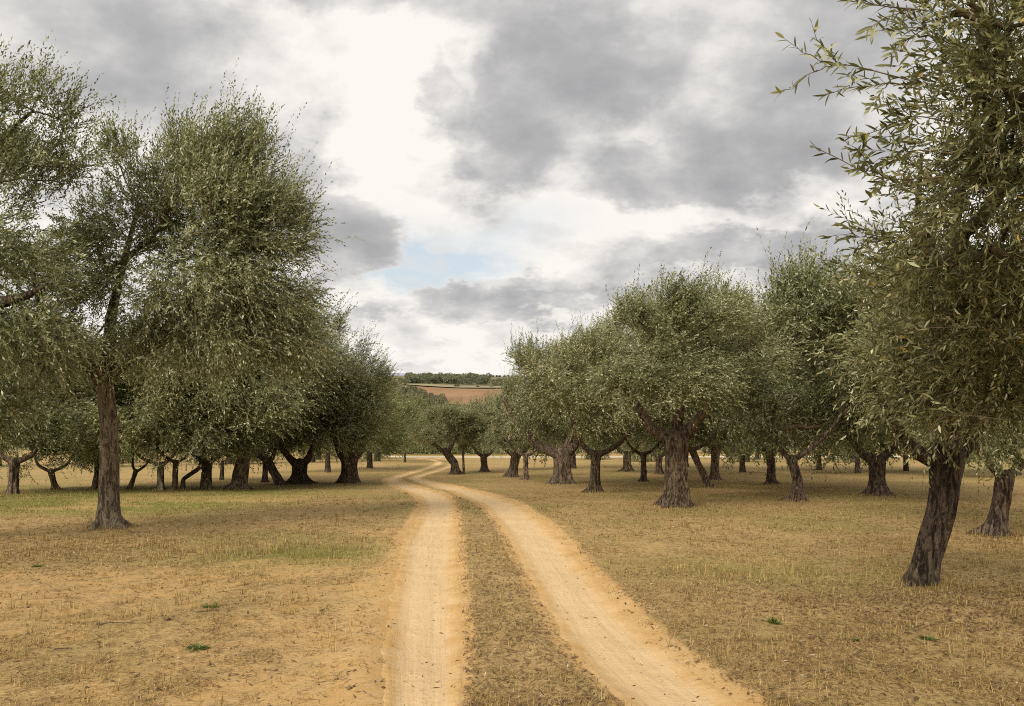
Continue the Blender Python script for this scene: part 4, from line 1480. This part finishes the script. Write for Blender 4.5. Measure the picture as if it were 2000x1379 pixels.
def build_litter():
    r = np.random.default_rng(62)
    x, y = scatter_xy(260000, r, 2.6, 30)
    rd = rut_fast(x, y)
    bare, green = ground_masks(x, y, rd)
    bt = np.array([4.35, 7.55])
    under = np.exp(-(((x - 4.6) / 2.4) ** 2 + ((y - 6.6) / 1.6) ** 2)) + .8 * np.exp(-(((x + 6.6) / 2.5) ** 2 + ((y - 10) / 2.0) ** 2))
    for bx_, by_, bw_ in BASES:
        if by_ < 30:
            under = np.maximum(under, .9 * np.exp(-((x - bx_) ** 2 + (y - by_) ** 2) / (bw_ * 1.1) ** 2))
    ridge = (x > np.interp(y, RL[:, 1][:700], RL[:, 0][:700])) & (x < np.interp(y, RR[:, 1][:700], RR[:, 0][:700])) & (rd > 1.1) & (y < 20)
    cl = fbm(x * 1.5, y * 1.5, 0, 3, 75)
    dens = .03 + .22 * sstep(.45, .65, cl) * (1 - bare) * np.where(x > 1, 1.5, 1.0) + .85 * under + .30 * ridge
    dens = np.where(rd < 1.0, .022, dens)
    k = r.random(len(x)) < np.clip(dens, 0, 1)
    x, y, rd, under = x[k], y[k], rd[k], under[k]
    n = len(x)
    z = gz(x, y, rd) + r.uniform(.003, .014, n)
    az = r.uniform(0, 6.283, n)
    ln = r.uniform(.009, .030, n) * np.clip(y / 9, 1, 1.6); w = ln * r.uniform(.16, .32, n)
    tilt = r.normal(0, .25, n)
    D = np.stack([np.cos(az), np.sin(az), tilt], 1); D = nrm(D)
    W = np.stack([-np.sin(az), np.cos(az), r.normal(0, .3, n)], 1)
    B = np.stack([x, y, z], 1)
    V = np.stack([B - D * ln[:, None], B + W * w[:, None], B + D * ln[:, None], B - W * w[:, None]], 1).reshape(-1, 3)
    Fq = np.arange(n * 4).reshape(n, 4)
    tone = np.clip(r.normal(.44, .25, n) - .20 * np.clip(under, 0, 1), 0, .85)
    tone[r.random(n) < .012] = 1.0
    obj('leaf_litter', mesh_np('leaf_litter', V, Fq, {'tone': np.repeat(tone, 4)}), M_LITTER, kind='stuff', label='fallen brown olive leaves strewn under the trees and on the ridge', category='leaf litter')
    print('litter', n)


build_litter()


def build_clods():
    r = np.random.default_rng(63)
    x, y = scatter_xy(1500, r, 3.0, 14)
    rd = rut_dist(x, y)
    k = (rd > .75) | (r.random(len(x)) < .25)
    x, y, rd = x[k], y[k], rd[k]
    n = len(x)
    z = gz(x, y, rd)
    s = r.gamma(2.0, .0025, n) + .003
    # squashed octahedra with jittered corners
    base = np.array([(1, 0, 0), (0, 1, 0), (-1, 0, 0), (0, -1, 0), (0, 0, .8), (0, 0, -.5)], float)
    V = base[None] * s[:, None, None] * r.uniform(.6, 1.35, (n, 6, 1)) + np.stack([x, y, z + s * .25], 1)[:, None]
    tri = np.array([(0, 1, 4), (1, 2, 4), (2, 3, 4), (3, 0, 4), (1, 0, 5), (2, 1, 5), (3, 2, 5), (0, 3, 5)])
    Fq = (np.arange(n)[:, None, None] * 6 + tri[None]).reshape(-1, 3)
    obj('soil_crumbs', mesh_np('soil_crumbs', V.reshape(-1, 3), Fq, None, False), M_STONE, kind='stuff', label='small dark crumbs of soil scattered over the sand', category='soil crumbs')


build_clods()

# fallen sticks and green weeds that stand out
M_STICK = mat_simple('dead_stick', (.06, .04, .028), (.17, .12, .08), 20)
for i, (p0, p1, rad, lab) in enumerate((((188, 1221), (262, 1218), .006, 'thin dark stick lying on the sand'),
                                        ((106, 1267), (140, 1264), .005, 'short stick lying by the corner litter'),
                                        ((384, 1196), (430, 1190), .005, 'short twig lying beside a small green tuft'))):
    a, c = ground_pt(*p0), ground_pt(*p1)
    for q in (a, c):
        q[2] = float(gz(np.array([q[0]]), np.array([q[1]]))[0]) + .012
    C = curve_pts((0, 0, 0), c - a, 9, .02, .012)
    V, Fq = tube(C, np.linspace(rad, rad * .5, 9), 6)
    obj('fallen_stick', mesh_np('fallen_stick', V, Fq, None, True), M_STICK, None, a, label=lab, category='stick', group='fallen sticks')

M_WEED = mat_leaf('weed_leaf', [(0, (.055, .080, .020)), (.5, (.11, .16, .038)), (1, (.20, .25, .08))], (1.2, 1.4, .5))


def weed(px, py, size, label, seed, flat=.5):
    r = np.random.default_rng(seed)
    b = ground_pt(px, py); b[2] = float(gz(np.array([b[0]]), np.array([b[1]]))[0])
    n = 46
    az = r.uniform(0, 6.283, n); el = r.uniform(.15, 1.2, n) * flat + .1
    D = np.stack([np.cos(az) * np.cos(el), np.sin(az) * np.cos(el), np.sin(el)], 1)
    L = size * r.uniform(.5, 1.1, n)
    W = np.stack([-np.sin(az), np.cos(az), 0 * az], 1) * (L * .09)[:, None]
    B = r.normal(0, size * .18, (n, 3)) * np.array([1, 1, .05])
    mid = B + D * L[:, None] * .55; tip = B + D * L[:, None] - np.array([0, 0, 1]) * (L * .15)[:, None]
    V = np.stack([B, mid + W, tip, mid - W], 1).reshape(-1, 3)
    obj('weed', mesh_np('weed', V, np.arange(n * 4).reshape(n, 4), {'tone': np.repeat(r.uniform(.1, .9, n), 4)}), M_WEED, None, b, label=label, category='weed', group='green weeds')


weed(1512, 1214, .075, 'bright green weed alone on the straw beside the track', 1, .9)
weed(1815, 1250, .070, 'low green weed in the litter below the leaning trunk', 2)
weed(1672, 1252, .045, 'tiny green sprout between two larger weeds', 3)
weed(410, 1184, .085, 'flat green tuft on the sandy verge', 4, .4)
weed(385, 1262, .100, 'grey green grass tuft lying low on the sand', 5, .3)
weed(72, 1102, .070, 'small dark green weed near the tall tree', 6, .4)
